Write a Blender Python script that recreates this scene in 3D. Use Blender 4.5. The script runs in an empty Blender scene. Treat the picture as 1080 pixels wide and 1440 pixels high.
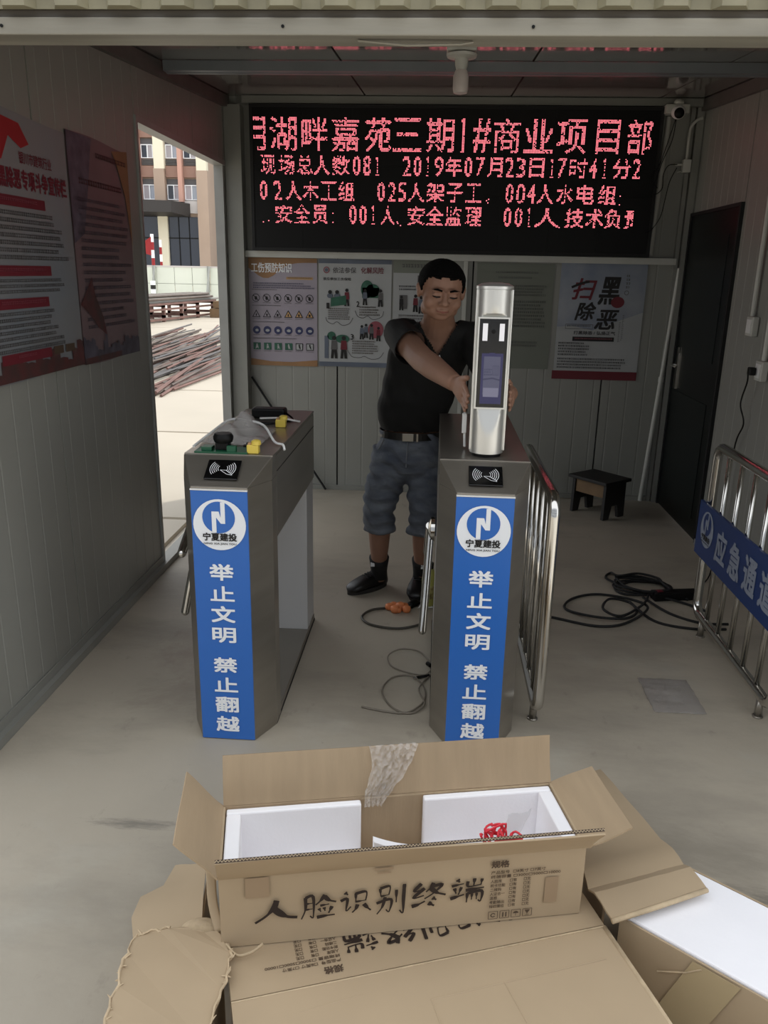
import bpy, bmesh, math, random
from mathutils import Vector, Matrix
sc = bpy.context.scene
C = bpy.context.collection
V = Vector
PI = math.pi
rnd = random.Random(7)

# ---------------------------------------------------------------- camera
cam = bpy.data.cameras.new('camera'); camo = bpy.data.objects.new('camera', cam); C.objects.link(camo)
X_ = V((0.9981, 0.0666, 0.0193)); Yd = V((0.0366, -0.2872, -0.9572)); Fw = V((-0.0582, 0.9556, -0.2889))
Fw.normalize(); X_ = (X_ - Fw*X_.dot(Fw)).normalized(); Up = X_.cross(Fw).normalized()
M = Matrix((X_, Up, -Fw)).transposed().to_4x4(); M.translation = V((0, 0, 1.6))
camo.matrix_world = M
cam.sensor_fit = 'VERTICAL'; cam.sensor_height = 36; cam.lens = 36*1120.5/1440; cam.clip_end = 500
sc.camera = camo
# ---------------------------------------------------------------- light
w = bpy.data.worlds.new('sky'); sc.world = w; w.use_nodes = True
bg = w.node_tree.nodes['Background']; bg.inputs[0].default_value = (0.93, 0.96, 1.0, 1); bg.inputs[1].default_value = 1.15
sun = bpy.data.lights.new('sun', 'SUN'); sun.energy = 1.6; sun.angle = math.radians(3); sun.color = (1, .95, .86)
suno = bpy.data.objects.new('sun', sun); C.objects.link(suno)
suno.rotation_euler = V((.55, .55, 1.0)).to_track_quat('Z', 'Y').to_euler()
sc.view_settings.view_transform = 'Standard'; sc.view_settings.look = 'None'
sc.view_settings.exposure = 0.5; sc.view_settings.gamma = 1; sc.view_settings.use_curve_mapping = False
sc.cycles.max_bounces = 10; sc.cycles.diffuse_bounces = 6

# ---------------------------------------------------------------- materials
def srgb(r, g, b):
    f = lambda c: (c/255/12.92) if c/255 <= .04045 else ((c/255+.055)/1.055)**2.4
    return (f(r), f(g), f(b), 1)
def mat(name, col, rough=.6, metal=0, var=0, scale=6, bump=0, bscale=60, stretch=(1, 1, 1), alpha=1, trans=0, emit=None, es=0, spec=.5, col2=None):
    m = bpy.data.materials.new(name); m.use_nodes = True; nt = m.node_tree; b = nt.nodes['Principled BSDF']
    col = tuple(col) if len(col) == 4 else srgb(*col)
    b.inputs['Base Color'].default_value = col; b.inputs['Roughness'].default_value = rough; b.inputs['Metallic'].default_value = metal
    b.inputs['Specular IOR Level'].default_value = spec
    if alpha < 1: b.inputs['Alpha'].default_value = alpha
    if trans: b.inputs['Transmission Weight'].default_value = trans
    if emit: b.inputs['Emission Color'].default_value = emit; b.inputs['Emission Strength'].default_value = es
    if var or bump:
        tc = nt.nodes.new('ShaderNodeTexCoord'); mp = nt.nodes.new('ShaderNodeMapping'); mp.inputs['Scale'].default_value = stretch
        nt.links.new(tc.outputs['Object'], mp.inputs[0])
    if var:
        n = nt.nodes.new('ShaderNodeTexNoise'); n.inputs['Scale'].default_value = scale; n.inputs['Detail'].default_value = 5
        nt.links.new(mp.outputs[0], n.inputs['Vector'])
        r = nt.nodes.new('ShaderNodeValToRGB'); r.color_ramp.elements[0].position = .3; r.color_ramp.elements[1].position = .7
        c2 = (tuple(col2) if len(col2) == 4 else srgb(*col2)) if col2 else tuple(c*(1-var) for c in col[:3])+(1,)
        r.color_ramp.elements[0].color = c2; r.color_ramp.elements[1].color = col if col2 else tuple(min(1, c*(1+var*.6)) for c in col[:3])+(1,)
        nt.links.new(n.outputs['Fac'], r.inputs[0]); nt.links.new(r.outputs[0], b.inputs['Base Color'])
    if bump:
        n2 = nt.nodes.new('ShaderNodeTexNoise'); n2.inputs['Scale'].default_value = bscale; n2.inputs['Detail'].default_value = 4
        nt.links.new(mp.outputs[0], n2.inputs['Vector'])
        bp = nt.nodes.new('ShaderNodeBump'); bp.inputs['Strength'].default_value = bump; bp.inputs['Distance'].default_value = .01
        nt.links.new(n2.outputs['Fac'], bp.inputs['Height']); nt.links.new(bp.outputs[0], b.inputs['Normal'])
    return m
m_wall = mat('painted_steel_panel', (143, 143, 136), .4, 0, .07, 1.5, .03, 8)
m_wallpost = mat('painted_steel_post', (138, 138, 131), .4, 0, .1, 3)
m_dark = mat('dark_gap', (28, 28, 27), .8)
m_ceil = mat('ceiling_panel', (118, 118, 114), .09, 0, .08, 1.2, .05, 5)
m_trim = mat('weathered_white_trim', (146, 142, 130), .5, 0, .25, 5, .1, 30, (.3, 3, 3))
m_trim2 = mat('brown_grey_trim', (92, 86, 78), .6, 0, .2, 5, .1, 30, (.3, 3, 3))
m_clad = mat('corrugated_cream', (146, 141, 118), .5, 0, .25, 7, .05, 40)
m_steel = mat('stainless_steel', (150, 144, 134), .28, .72, .12, 2.5, .02, 4, (1, 1, 6))
m_steel2 = mat('polished_tube', (205, 203, 198), .13, 1)
m_white = mat('white_plastic', (225, 225, 222), .4)
m_pvc = mat('grey_white_pvc', (190, 190, 182), .4, 0, .06)
m_black = mat('black_plastic', (9, 9, 9), .5, spec=.25)
m_blk2 = mat('matt_black', (22, 22, 22), .75)
m_blue = mat('blue_vinyl', (46, 104, 184), .32)
m_bluedk = mat('blue_sign', (26, 56, 112), .35)
m_ink_w = mat('white_print', (238, 240, 242), .5)
m_ink_k = mat('black_print', (18, 15, 14), .6)
m_ink_b = mat('brown_black_brush_ink', (38, 26, 20), .7)
m_ink_g = mat('grey_print', (92, 90, 90), .7)
m_ink_br = mat('brown_print', (78, 62, 48), .7)
m_card = mat('corrugated_cardboard', (170, 150, 122), .8, 0, .08, 3, .06, 14, (1, 1, 1))
m_cardi = mat('cardboard_inside', (164, 143, 115), .85, 0, .08, 4, .08, 25, (8, 1, 1))
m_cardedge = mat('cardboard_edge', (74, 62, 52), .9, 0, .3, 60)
m_torn = mat('torn_paper_edge', (188, 168, 138), .95, 0, .15, 40, .3, 60)
m_foam = mat('white_foam', (242, 241, 244), .75, 0, .02, 8, .05, 120)
m_wood = mat('raw_wood', (120, 96, 68), .7, 0, .25, 6, .1, 20, (1, 8, 1))
m_blkwood = mat('black_painted_wood', (26, 24, 22), .55, 0, .3, 8)
m_skin = mat('skin', (154, 116, 96), .55, 0, .06, 12)
m_lip = mat('lip', (150, 92, 80), .5)
m_hair = mat('black_hair', (8, 7, 7), .9, 0, 0, 1, .8, 160, spec=.15)
m_shirt = mat('black_cotton', (16, 16, 15), .85, 0, .15, 9, .15, 20)
m_denim = mat('grey_blue_denim', (112, 118, 126), .85, 0, .35, 7, .3, 90, (1, 1, 2.2), col2=(74, 80, 92))
m_leather = mat('black_leather', (15, 14, 14), .4)
m_sole = mat('shoe_sole', (44, 42, 40), .7)
m_yard = mat('yard_concrete', (180, 171, 156), .8, 0, .07, .6, .02, 30)
m_yardj = mat('pale_joint', (212, 205, 192), .8)
m_rust = mat('rusty_steel_bar', (104, 92, 84), .6, .3, .35, 2)
m_clear = mat('clear_plastic_film', (190, 190, 190), .10, 0, 0, 1, .8, 25, alpha=.16)
m_red = mat('red_print', (150, 30, 34), .6)
m_redd = mat('dark_red_print', (104, 26, 38), .6)
m_orange = mat('orange_rubber', (226, 136, 84), .5, 0, .15, 30)
m_green = mat('green_circuit_board', (20, 84, 58), .4)
m_yel = mat('yellow_connector', (222, 196, 84), .45)
m_glass = mat('dark_window_glass', (34, 40, 52), .08)

def floor_mat():
    m = mat('worn_concrete', (172, 163, 147), .55, 0, .17, 1.1, .15, 18)
    nt = m.node_tree; b = nt.nodes['Principled BSDF']; src = b.inputs['Base Color'].links[0].from_socket
    tc = [n for n in nt.nodes if n.type == 'TEX_COORD'][0]
    def mix(a, fac, col):
        x = nt.nodes.new('ShaderNodeMix'); x.data_type = 'RGBA'; nt.links.new(a, x.inputs[6]); x.inputs[7].default_value = srgb(*col); nt.links.new(fac, x.inputs[0]); return x.outputs[2]
    def ramp(sock, p0, p1, top=1):
        r = nt.nodes.new('ShaderNodeMapRange'); r.inputs[1].default_value = p0; r.inputs[2].default_value = p1; r.inputs[4].default_value = top; nt.links.new(sock, r.inputs[0]); return r.outputs[0]
    for sc_, p0, p1, top, col, st in ((2.3, .55, .75, .55, (176, 172, 160), (1, 1, 1)), (.9, .5, .72, .5, (118, 112, 102), (1, 2.5, 1)), (9, .62, .75, .4, (104, 96, 86), (1, .6, 1)), (30, .68, .74, .5, (70, 64, 58), (1, 1, 1))):
        mp = nt.nodes.new('ShaderNodeMapping'); mp.inputs['Scale'].default_value = st; mp.inputs['Location'].default_value = (sc_, 3, 1); nt.links.new(tc.outputs['Object'], mp.inputs[0])
        n = nt.nodes.new('ShaderNodeTexNoise'); n.inputs['Scale'].default_value = sc_; n.inputs['Detail'].default_value = 8; n.inputs['Roughness'].default_value = .65; nt.links.new(mp.outputs[0], n.inputs['Vector'])
        src = mix(src, ramp(n.outputs['Fac'], p0, p1, top), col)
    # long stains: soft ellipses in floor coordinates
    for (cx, cy, rx, ry, rz, amt, col) in ((-.84, 1.965, .17, .025, 0, .55, (84, 82, 78)), (.98, 1.80, .26, .05, -.25, .6, (78, 74, 68)), (-.95, 3.1, .25, .3, .2, .35, (128, 104, 92)), (.8, 2.0, .35, .12, -.3, .35, (118, 112, 100)), (-.93, 2.75, .3, .12, .5, .3, (120, 106, 94))):
        mp = nt.nodes.new('ShaderNodeMapping'); mp.vector_type = 'TEXTURE'; mp.inputs['Location'].default_value = (cx, cy, 0); mp.inputs['Rotation'].default_value = (0, 0, rz); mp.inputs['Scale'].default_value = (rx, ry, 1); nt.links.new(tc.outputs['Object'], mp.inputs[0])
        ns = nt.nodes.new('ShaderNodeTexNoise'); ns.inputs['Scale'].default_value = 2.2; ns.inputs['Detail'].default_value = 9; ns.inputs['Roughness'].default_value = .75; mu = nt.nodes.new('ShaderNodeMath'); mu.operation = 'MULTIPLY'; mu.inputs[1].default_value = 3.0; nt.links.new(ns.outputs['Fac'], mu.inputs[0]); nt.links.new(mp.outputs[0], ns.inputs['Vector'])
        ln = nt.nodes.new('ShaderNodeVectorMath'); ln.operation = 'LENGTH'; nt.links.new(mp.outputs[0], ln.inputs[0])
        ad = nt.nodes.new('ShaderNodeMath'); ad.operation = 'ADD'; nt.links.new(ln.outputs['Value'], ad.inputs[0]); nt.links.new(mu.outputs[0], ad.inputs[1])
        src = mix(src, ramp(ad.outputs[0], 2.5, 1.7, amt), col)
    nt.links.new(src, b.inputs['Base Color'])
    return m
m_floor = floor_mat()

# ---------------------------------------------------------------- mesh helpers
class MB:
    def __init__(s): s.v = []; s.f = []
    def add(s, vs, fs):
        n = len(s.v); s.v += [V(p) for p in vs]; s.f += [tuple(i+n for i in f) for f in fs]; return s
    def box(s, x0, x1, y0, y1, z0, z1):
        return s.add([(x, y, z) for z in (z0, z1) for y in (y0, y1) for x in (x0, x1)], [(0, 2, 3, 1), (4, 5, 7, 6), (0, 1, 5, 4), (2, 6, 7, 3), (0, 4, 6, 2), (1, 3, 7, 5)])
    def slab(s, p, ux, uy, uz):      # parallelepiped with corner p
        p, ux, uy, uz = V(p), V(ux), V(uy), V(uz)
        vs = [p+ux*i+uy*j+uz*k for k in (0, 1) for j in (0, 1) for i in (0, 1)]
        fs = [(0, 2, 3, 1), (4, 5, 7, 6), (0, 1, 5, 4), (2, 6, 7, 3), (0, 4, 6, 2), (1, 3, 7, 5)]
        if ux.cross(uy).dot(uz) < 0: fs = [f[::-1] for f in fs]
        return s.add(vs, fs)
    def hexa(s, lo, hi):             # lower polygon, upper polygon (same count)
        n = len(lo); return s.add(list(lo)+list(hi), [tuple(range(n))[::-1], tuple(range(n, 2*n))]+[(i, (i+1) % n, n+(i+1) % n, n+i) for i in range(n)])
    def prism(s, poly, y0, y1):      # poly in (x,z), extruded along y
        return s.hexa([(x, y1, z) for x, z in poly], [(x, y0, z) for x, z in poly])
    def rings(s, rs, cap=True, closed=False):
        n = len(rs[0]); b = len(s.v); s.v += [V(p) for r in rs for p in r]; k = len(rs)
        for i in range(k if closed else k-1):
            for j in range(n):
                a = b+i*n; c = b+((i+1) % k)*n; s.f.append((a+j, a+(j+1) % n, c+(j+1) % n, c+j))
        if cap and not closed: s.f.append(tuple(range(b, b+n))[::-1]); s.f.append(tuple(range(b+(k-1)*n, b+k*n)))
        return s
    def tube(s, pts, r, n=8, closed=False, cap=True, up=V((0, 0, 1)), flat=1):
        pts = [V(p) for p in pts]; rs = []; k = len(pts); prev = None
        for i, p in enumerate(pts):
            t = (pts[(i+1) % k]-pts[i-1]) if closed else (pts[min(i+1, k-1)]-pts[max(i-1, 0)])
            t = t.normalized() if t.length > 1e-9 else V((0, 0, 1))
            if prev is None:
                a = up if abs(t.dot(up)) < .95 else V((1, 0, 0)); prev = (a-t*a.dot(t)).normalized()
            else:
                q = prev-t*prev.dot(t); prev = q.normalized() if q.length > 1e-6 else prev
            s2 = t.cross(prev); ri = r[i] if isinstance(r, (list, tuple)) else r
            r1, r2 = ri if isinstance(ri, (list, tuple)) else (ri, ri*flat)
            rs.append([p+s2*math.cos(2*PI*j/n)*r1+prev*math.sin(2*PI*j/n)*r2 for j in range(n)])
        return s.rings(rs, cap, closed)
    def cyl(s, p0, p1, r, n=16, r2=None): return s.tube([p0, p1], [r, r if r2 is None else r2], n)
    def lathe(s, c, prof, n=24, ax=2):
        c = V(c); rs = []
        for r, h in prof:
            ring = []
            for j in range(n):
                a = 2*PI*j/n; q = (math.cos(a)*r, math.sin(a)*r, h)
                if ax == 1: q = (math.cos(a)*r, h, -math.sin(a)*r)
                if ax == 0: q = (h, math.cos(a)*r, math.sin(a)*r)
                ring.append(c+V(q))
            rs.append(ring)
        return s.rings(rs)
    def ball(s, c, rx, ry=None, rz=None, R=None, n=16, m=10):
        c = V(c); ry = ry or rx; rz = rz or rx; rs = []
        for i in range(m+1):
            a = -PI/2+PI*i/m; cz = math.sin(a); cr = max(math.cos(a), .02)
            ring = [V((rx*cr*math.cos(2*PI*j/n), ry*cr*math.sin(2*PI*j/n), rz*cz)) for j in range(n)]
            rs.append([c+(R @ p if R else p) for p in ring])
        return s.rings(rs)
def cat(pts, sub=6, closed=False):   # Catmull-Rom
    pts = [V(p) for p in pts]; n = len(pts); out = []
    for i in range(n if closed else n-1):
        g = (lambda k: pts[k % n]) if closed else (lambda k: pts[max(0, min(n-1, k))])
        a, b, c, d = g(i-1), g(i), g(i+1), g(i+2)
        for k in range(sub):
            t = k/sub; out.append(.5*((2*b)+(c-a)*t+(2*a-5*b+4*c-d)*t*t+(3*b-a-3*c+d)*t**3))
    if not closed: out.append(pts[-1])
    return out
WM = {}
def tag(o, label=None, cat_=None, group=None, kind=None):
    for k, v in (('label', label), ('category', cat_), ('group', group), ('kind', kind)):
        if v: o[k] = v
    return o
def thing(name, label, cat_, loc=(0, 0, 0), rz=0, group=None):
    o = bpy.data.objects.new(name, None); C.objects.link(o); o.location = loc; o.rotation_euler = (0, 0, rz)
    o.empty_display_size = .05
    WM[o] = Matrix.Translation(V(loc)) @ Matrix.Rotation(rz, 4, 'Z')
    return tag(o, label, cat_, group)
def mesh_of(name, mb, m, smooth=False, inv=None):
    me = bpy.data.meshes.new(name); me.from_pydata([tuple(p) for p in mb.v], [], mb.f)
    if inv is not None: me.transform(inv)
    me.validate(); me.materials.append(m)
    bm = bmesh.new(); bm.from_mesh(me); bmesh.ops.recalc_face_normals(bm, faces=bm.faces) if smooth != 'print' else None
    bm.to_mesh(me); bm.free()
    if smooth is True:
        for p in me.polygons: p.use_smooth = True
    me.update(); return me
def obj(name, mb, m, parent=None, smooth=False, local=False, bevel=0, label=None, auto=None):
    inv = None if (local or parent is None) else WM[parent].inverted()
    me = mesh_of(name, mb, m, smooth, inv)
    if auto:
        for p in me.polygons: p.use_smooth = True
        me.set_sharp_from_angle(angle=math.radians(auto))
    o = bpy.data.objects.new(name, me); C.objects.link(o)
    if parent: o.parent = parent; WM[o] = WM[parent]
    else: WM[o] = Matrix()
    if bevel:
        b = o.modifiers.new('bevel', 'BEVEL'); b.width = bevel; b.segments = 2; b.limit_method = 'ANGLE'; b.angle_limit = math.radians(40)
    if label: o['label'] = label
    return o
def struct(name, mb, m, **k): o = obj(name, mb, m, **k); o['kind'] = 'structure'; return o
def copy_tree(o, parent=None):
    c = o.copy(); C.objects.link(c)
    if parent: c.parent = parent
    for ch in list(o.children): copy_tree(ch, c)
    return c

# text -> flat triangles, normalised to its ink box
_gc = {}
def glyph(txt, bold=.0, shear=0):
    k = (txt, bold, shear)
    if k in _gc: return _gc[k]
    cu = bpy.data.curves.new('lettering', 'FONT'); cu.body = txt; cu.size = 1; cu.resolution_u = 3; cu.shear = shear
    o = bpy.data.objects.new('lettering', cu); C.objects.link(o)
    bpy.context.view_layer.update(); dg = bpy.context.evaluated_depsgraph_get()
    me = bpy.data.meshes.new_from_object(o.evaluated_get(dg))
    vs = [(v.co.x, v.co.y) for v in me.vertices]; fs = [tuple(p.vertices) for p in me.polygons]
    bpy.data.objects.remove(o); bpy.data.curves.remove(cu); bpy.data.meshes.remove(me)
    x0 = min(v[0] for v in vs); x1 = max(v[0] for v in vs); y0 = min(v[1] for v in vs); y1 = max(v[1] for v in vs)
    vs = [((x-x0)/(x1-x0), 1-(y-y0)/max(1e-6, y1-y0)) for x, y in vs]
    _gc[k] = (vs, fs); return _gc[k]
class Pr:      # flat printing on a face: (u right, v down) in metres from the top-left corner o
    def __init__(s, parent, o, ux, uv, local=False, eps=.0008):
        s.p = parent; s.o = V(o); s.ux = V(ux).normalized(); s.uv = V(uv).normalized(); s.n = s.uv.cross(s.ux).normalized(); s.eps = eps; s.d = {}; s.local = local
    def P(s, u, v, l): return s.o+s.ux*u+s.uv*v+s.n*s.eps*(l+1)
    solo = {'cartoon_figure', 'mandatory_figure', 'prohibition_sign', 'warning_sign', 'rescue_sign', 'mandatory_sign', 'rescue_figure', 'warning_ground', 'rescue_ground', 'cartoon_scene', 'slogan', 'brush_title', 'cartoon_tree', 'heading_bar', 'stamp_box', 'fill', 'lettering'}
    def mb(s, name, m):
        k = name
        if name in s.solo: s.c = getattr(s, 'c', 0)+1; k = name+'/%d' % s.c
        return s.d.setdefault((k, m.name), (MB(), m))[0]
    def poly(s, name, m, pts, l=0): s.mb(name, m).add([s.P(u, v, l) for u, v in pts], [tuple(range(len(pts)))])
    def rect(s, name, m, u0, v0, u1, v1, l=0): s.poly(name, m, [(u0, v0), (u0, v1), (u1, v1), (u1, v0)], l)
    def ell(s, name, m, u, v, ru, rv=None, l=0, n=28): rv = rv or ru; s.poly(name, m, [(u+ru*math.cos(2*PI*i/n), v-rv*math.sin(2*PI*i/n)) for i in range(n)], l)
    def ring(s, name, m, u, v, r0, r1, l=0, n=24, a0=0, a1=2*PI):
        q = s.mb(name, m)
        for i in range(n):
            a, b = a0+(a1-a0)*i/n, a0+(a1-a0)*(i+1)/n
            q.add([s.P(u+r*math.cos(t), v-r*math.sin(t), l) for r, t in ((r0, a), (r1, a), (r1, b), (r0, b))], [(0, 1, 2, 3)])
    def line(s, name, m, pts, wd, l=0):
        for (a, b), (c, d) in zip(pts, pts[1:]):
            L = math.hypot(c-a, d-b) or 1; nx, ny = -(d-b)/L*wd/2, (c-a)/L*wd/2
            s.poly(name, m, [(a-nx, b-ny), (a+nx, b+ny), (c+nx, d+ny), (c-nx, d-ny)], l)
    def text(s, name, m, t, u0, v0, u1, v1, l=0, bold=0, shear=0, flip=False):
        vs, fs = glyph(t, 0, shear)
        if flip: vs = [(1-a, 1-b) for a, b in vs]
        e = bold*abs(v1-v0)
        q = s.mb(name, m)
        for k, (dx, dy) in enumerate(((-e, -e), (e, -e), (e, e), (-e, e)) if bold else ((0, 0),)):
            q.add([s.P(u0+(u1-u0)*a+dx, v0+(v1-v0)*b+dy, l+k*.12) for a, b in vs], fs)
    def lines(s, name, m, u0, v0, u1, v1, n, rr=None, fill=.55, cw=1.0, l=0, short=.25):   # unreadable small type
        rr = rr or rnd; h = (v1-v0)/n
        for i in range(n):
            ue = u1-(rr.random()*short*(u1-u0)); u = u0; hh = h*fill
            while u < ue:
                wd = hh*cw*rr.uniform(.6, 1.05); v = v0+i*h
                s.rect(name, m, u, v, u+wd*.85, v+hh*.28, l); s.rect(name, m, u+wd*.1, v+hh*.7, min(u+wd*.9, u1), v+hh, l)
                s.rect(name, m, u+wd*rr.uniform(.2, .6), v, u+wd*.75, v+hh, l)
                u += wd*1.2
    def done(s):
        for (name, _), (q, m) in s.d.items():
            name = name.split('/')[0]
            me = mesh_of(name, q, m, 'print', None if (s.local or s.p is None) else WM[s.p].inverted())
            o = bpy.data.objects.new(name, me); C.objects.link(o); o.parent = s.p; WM[o] = WM[s.p]
            if name in ('small_text', 'spec_table', 'screen_lines', 'heading_bar_text', 'title', 'card_symbol', 'handling_icon'): o['kind'] = 'stuff'

# ================================================================ SETTING
struct('floor', MB().box(-1.53, 1.74, -4, 5.9, -.12, 0), m_floor)
yard = struct('ground', MB().add([(-90, -60, -.08), (60, -60, -.08), (60, 90, -.08), (-90, 90, -.08)], [(0, 1, 2, 3)]), m_yardj)
ys = MB().box(0, 4.47, 0, 2.9, 0, .028)
ysm = mesh_of('concrete_slab', ys, m_yard)
for i in range(6):
    for j in range(10):
        o = bpy.data.objects.new('concrete_slab', ysm); C.objects.link(o); o.parent = yard
        o.location = (-1.62-4.5*(i+1), 2.2+2.95*j, -.079)
o = bpy.data.objects.new('concrete_apron', mesh_of('concrete_apron', MB().box(-40, -1.6, -12, 2.15, -.079, -.05), m_yard)); C.objects.link(o); o.parent = yard
ceilz = lambda y: 2.27+.075*y
XL, XR, YB = -1.475, 1.68, 5.85
def ribbed(mb, s0, s1, P, z0, z1, pitch=.12, d=.0012, gw=.006, th=.05):
    """panel between s0,s1 ; P(s,depth,z)->point, depth>0 goes into the room"""
    prof = [(s0, 0)]; s = s0+pitch*.5
    while s < s1-pitch*.3:
        prof += [(s-gw, 0), (s-gw*.5, -d), (s+gw*.5, -d), (s+gw, 0)]; s += pitch
    prof.append((s1, 0))
    f = lambda g, s: g(s) if callable(g) else g
    n = len(prof); lo = [P(s, dd, f(z0, s)) for s, dd in prof]; hi = [P(s, dd, f(z1, s)) for s, dd in prof]
    lo += [P(s1, -th, f(z0, s1)), P(s0, -th, f(z0, s0))]; hi += [P(s1, -th, f(z1, s1)), P(s0, -th, f(z1, s0))]
    return mb.hexa(lo, hi)
g = .0055
def side_wall(name, X, sgn, segs):
    P = lambda s, d, z: (X+sgn*d, s, z)
    mb = MB()
    for (a, b, z0, top) in segs:     # thin backing behind the joints
        z1 = top if not callable(top) else None
        lo = [(X-sgn*.02, a, z0), (X-sgn*.055, a, z0), (X-sgn*.055, b, z0), (X-sgn*.02, b, z0)]
        hi = [(p[0], p[1], (top(p[1]) if callable(top) else top)) for p in lo]
        mb.hexa(lo, hi)
    W = struct(name, mb, m_dark)
    for (a, b, z0, top) in segs:
        obj('wall_panel', ribbed(MB(), a+g, b-g, P, z0, top, th=.019), m_wall, W)
        obj('outer_skin', MB().slab((X-sgn*.056, a, z0), (-sgn*.004, 0, 0), (0, b-a, 0), (0, 0, (top(a) if callable(top) else top)-z0)), m_wall, W)
    return W
DL0, DL1, DLT = 4.07, 5.72, 2.29
side_wall('wall_left', XL, 1, [(2.14, 3.038, 0, ceilz), (3.038, DL0, 0, ceilz), (DL0, DL0+.95, DLT, ceilz), (DL0+.95, DL1, DLT, ceilz), (DL1, 5.86, 0, ceilz)])
DR0, DR1, DRT = 4.86, 5.80, 2.01
side_wall('wall_right', XR, -1, [(2.14, 2.95, 0, ceilz), (2.95, 3.9, 0, ceilz), (3.9, DR0, 0, ceilz), (DR0, DR1, DRT, ceilz), (DR1, 5.86, 0, ceilz)])
Pb = lambda s, d, z: (s, YB-d, z)
wb = struct('wall_back', MB().box(XL-.06, XR+.06, YB+.02, YB+.06, 0, 2.78), m_dark)
for a, b in ((XL, -.72), (-.72, .235), (.235, 1.19), (1.19, XR)):
    obj('wall_panel', ribbed(MB(), a+g, b-g, Pb, 0, 2.72, th=.019), m_wall, wb)
cl = struct('ceiling', MB().hexa([(XL-.06, 2.1, ceilz(2.1)+.012), (XR+.06, 2.1, ceilz(2.1)+.012), (XR+.06, 5.9, ceilz(5.9)+.012), (XL-.06, 5.9, ceilz(5.9)+.012)],
                                 [(XL-.06, 2.1, ceilz(2.1)+.08), (XR+.06, 2.1, ceilz(2.1)+.08), (XR+.06, 5.9, ceilz(5.9)+.08), (XL-.06, 5.9, ceilz(5.9)+.08)]), m_dark)
xs = [XL, -.53, .42, 1.37, XR]
for a, b in zip(xs, xs[1:]):
    lo = [(a+g, 2.12, ceilz(2.12)), (b-g, 2.12, ceilz(2.12)), (b-g, 5.85, ceilz(5.85)), (a+g, 5.85, ceilz(5.85))]
    obj('ceiling_panel', MB().hexa(lo, [(p[0], p[1], p[2]+.011) for p in lo]), m_ceil, cl)
# channels along wall tops, baseboards, purlins
for nm, X, s in (('trim_1', XL, 1), ('trim_2', XR, -1)):
    struct(nm, MB().slab((X+s*.001, 2.2, ceilz(2.2)-.075), (s*.03, 0, 0), (0, 3.6, .27), (0, 0, .07)), mat('dark_channel_'+nm, (96, 92, 88), .5, 0, .2))
m_purl = mat('galvanised_purlin', (128, 132, 136), .4, .4, .15, 3)
for k, (yy, h) in enumerate(((3.05, .04), (4.42, .045))):
    mb = MB().box(XL+.04, XR-.04, yy, yy+.045, ceilz(yy)-.003-h, ceilz(yy)-.002)
    mb.box(XL+.04, XR-.04, yy+.045, yy+.075, ceilz(yy)-.006-h, ceilz(yy)-h)
    struct('trim_%d' % (3+k), mb, m_purl)
struct('trim_5', MB().box(XL+.12, XR-.02, YB-.075, YB-.002, 2.655, 2.70), m_wallpost)
bl = struct('baseboard_left', MB().box(XL+.002, XL+.032, 2.16, DL1, .001, .035).box(XL+.002, XL+.008, 2.16, DL0, .035, .07), m_wallpost)
struct('baseboard_right', MB().box(XR-.03, XR-.002, 2.16, DR0-.02, .001, .04), m_wallpost)
struct('baseboard_back', MB().box(XL+.12, XR-.08, YB-.02, YB-.002, .001, .035), m_wallpost)
# corner posts
struct('trim_6', MB().box(XL+.003, XL+.115, YB-.11, YB-.003, .001, 2.64), m_wallpost)
struct('trim_7', MB().box(XR-.05, XR-.003, YB-.045, YB-.003, .001, 2.69).box(XR-.085, XR-.06, YB-.03, YB-.003, .001, 2.69), m_wallpost)
# rail below the LED screen and centre strip
struct('trim_8', MB().box(-1.36, 1.60, YB-.06, YB-.003, 1.70, 1.722).box(-1.36, 1.60, YB-.062, YB-.058, 1.68, 1.722), m_pvc)
struct('trim_9', MB().box(.168, .195, YB-.025, YB-.003, .036, 1.679), m_pvc)
# left doorway frame (structure door_1), right door (door_2)
d1 = struct('door_1', MB().box(XL-.062, XL+.01, DL0-.001, DL0+.022, .036, DLT).box(XL-.062, XL+.01, DL0+.022, DL1, DLT-.03, DLT).box(XL-.063, XL-.001, DL1-.03, DL1-.001, .001, DLT-.03), mat('door_frame_steel', (150, 150, 146), .4, 0, .1))
obj('threshold', MB().box(XL-.06, XL, DL0+.03, DL1-.03, .001, .012), m_wallpost, d1)
d2 = struct('door_2', MB().box(XR-.012, XR+.03, DR0+.02, DR1-.02, .01, DRT-.02), mat('dark_green_door', (12, 17, 17), .35, spec=.3))
fr = MB().box(XR-.02, XR+.03, DR0, DR0+.02, .001, DRT).box(XR-.02, XR+.03, DR1-.02, DR1-.001, .001, DRT).box(XR-.02, XR+.03, DR0+.02, DR1-.02, DRT-.02, DRT)
obj('door_frame', fr, m_blk2, d2)
for (a, b, c, d_) in ((.2, .82, .12, .85), (.2, .82, 1.1, 1.85)):
    obj('door_panel', MB().box(XR-.016, XR-.012, DR0+a-.06, DR0+b-.02, c, d_), mat('door_panel_paint', (15, 21, 21), .35, spec=.3), d2)
h = MB().box(XR-.022, XR-.012, DR1-.13, DR1-.09, .86, 1.14).tube([(XR-.02, DR1-.11, 1.02), (XR-.055, DR1-.11, 1.02), (XR-.058, DR1-.2, 1.02)], .009, 8)
obj('door_handle', h, m_steel2, d2, label='chrome lever handle')
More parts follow.
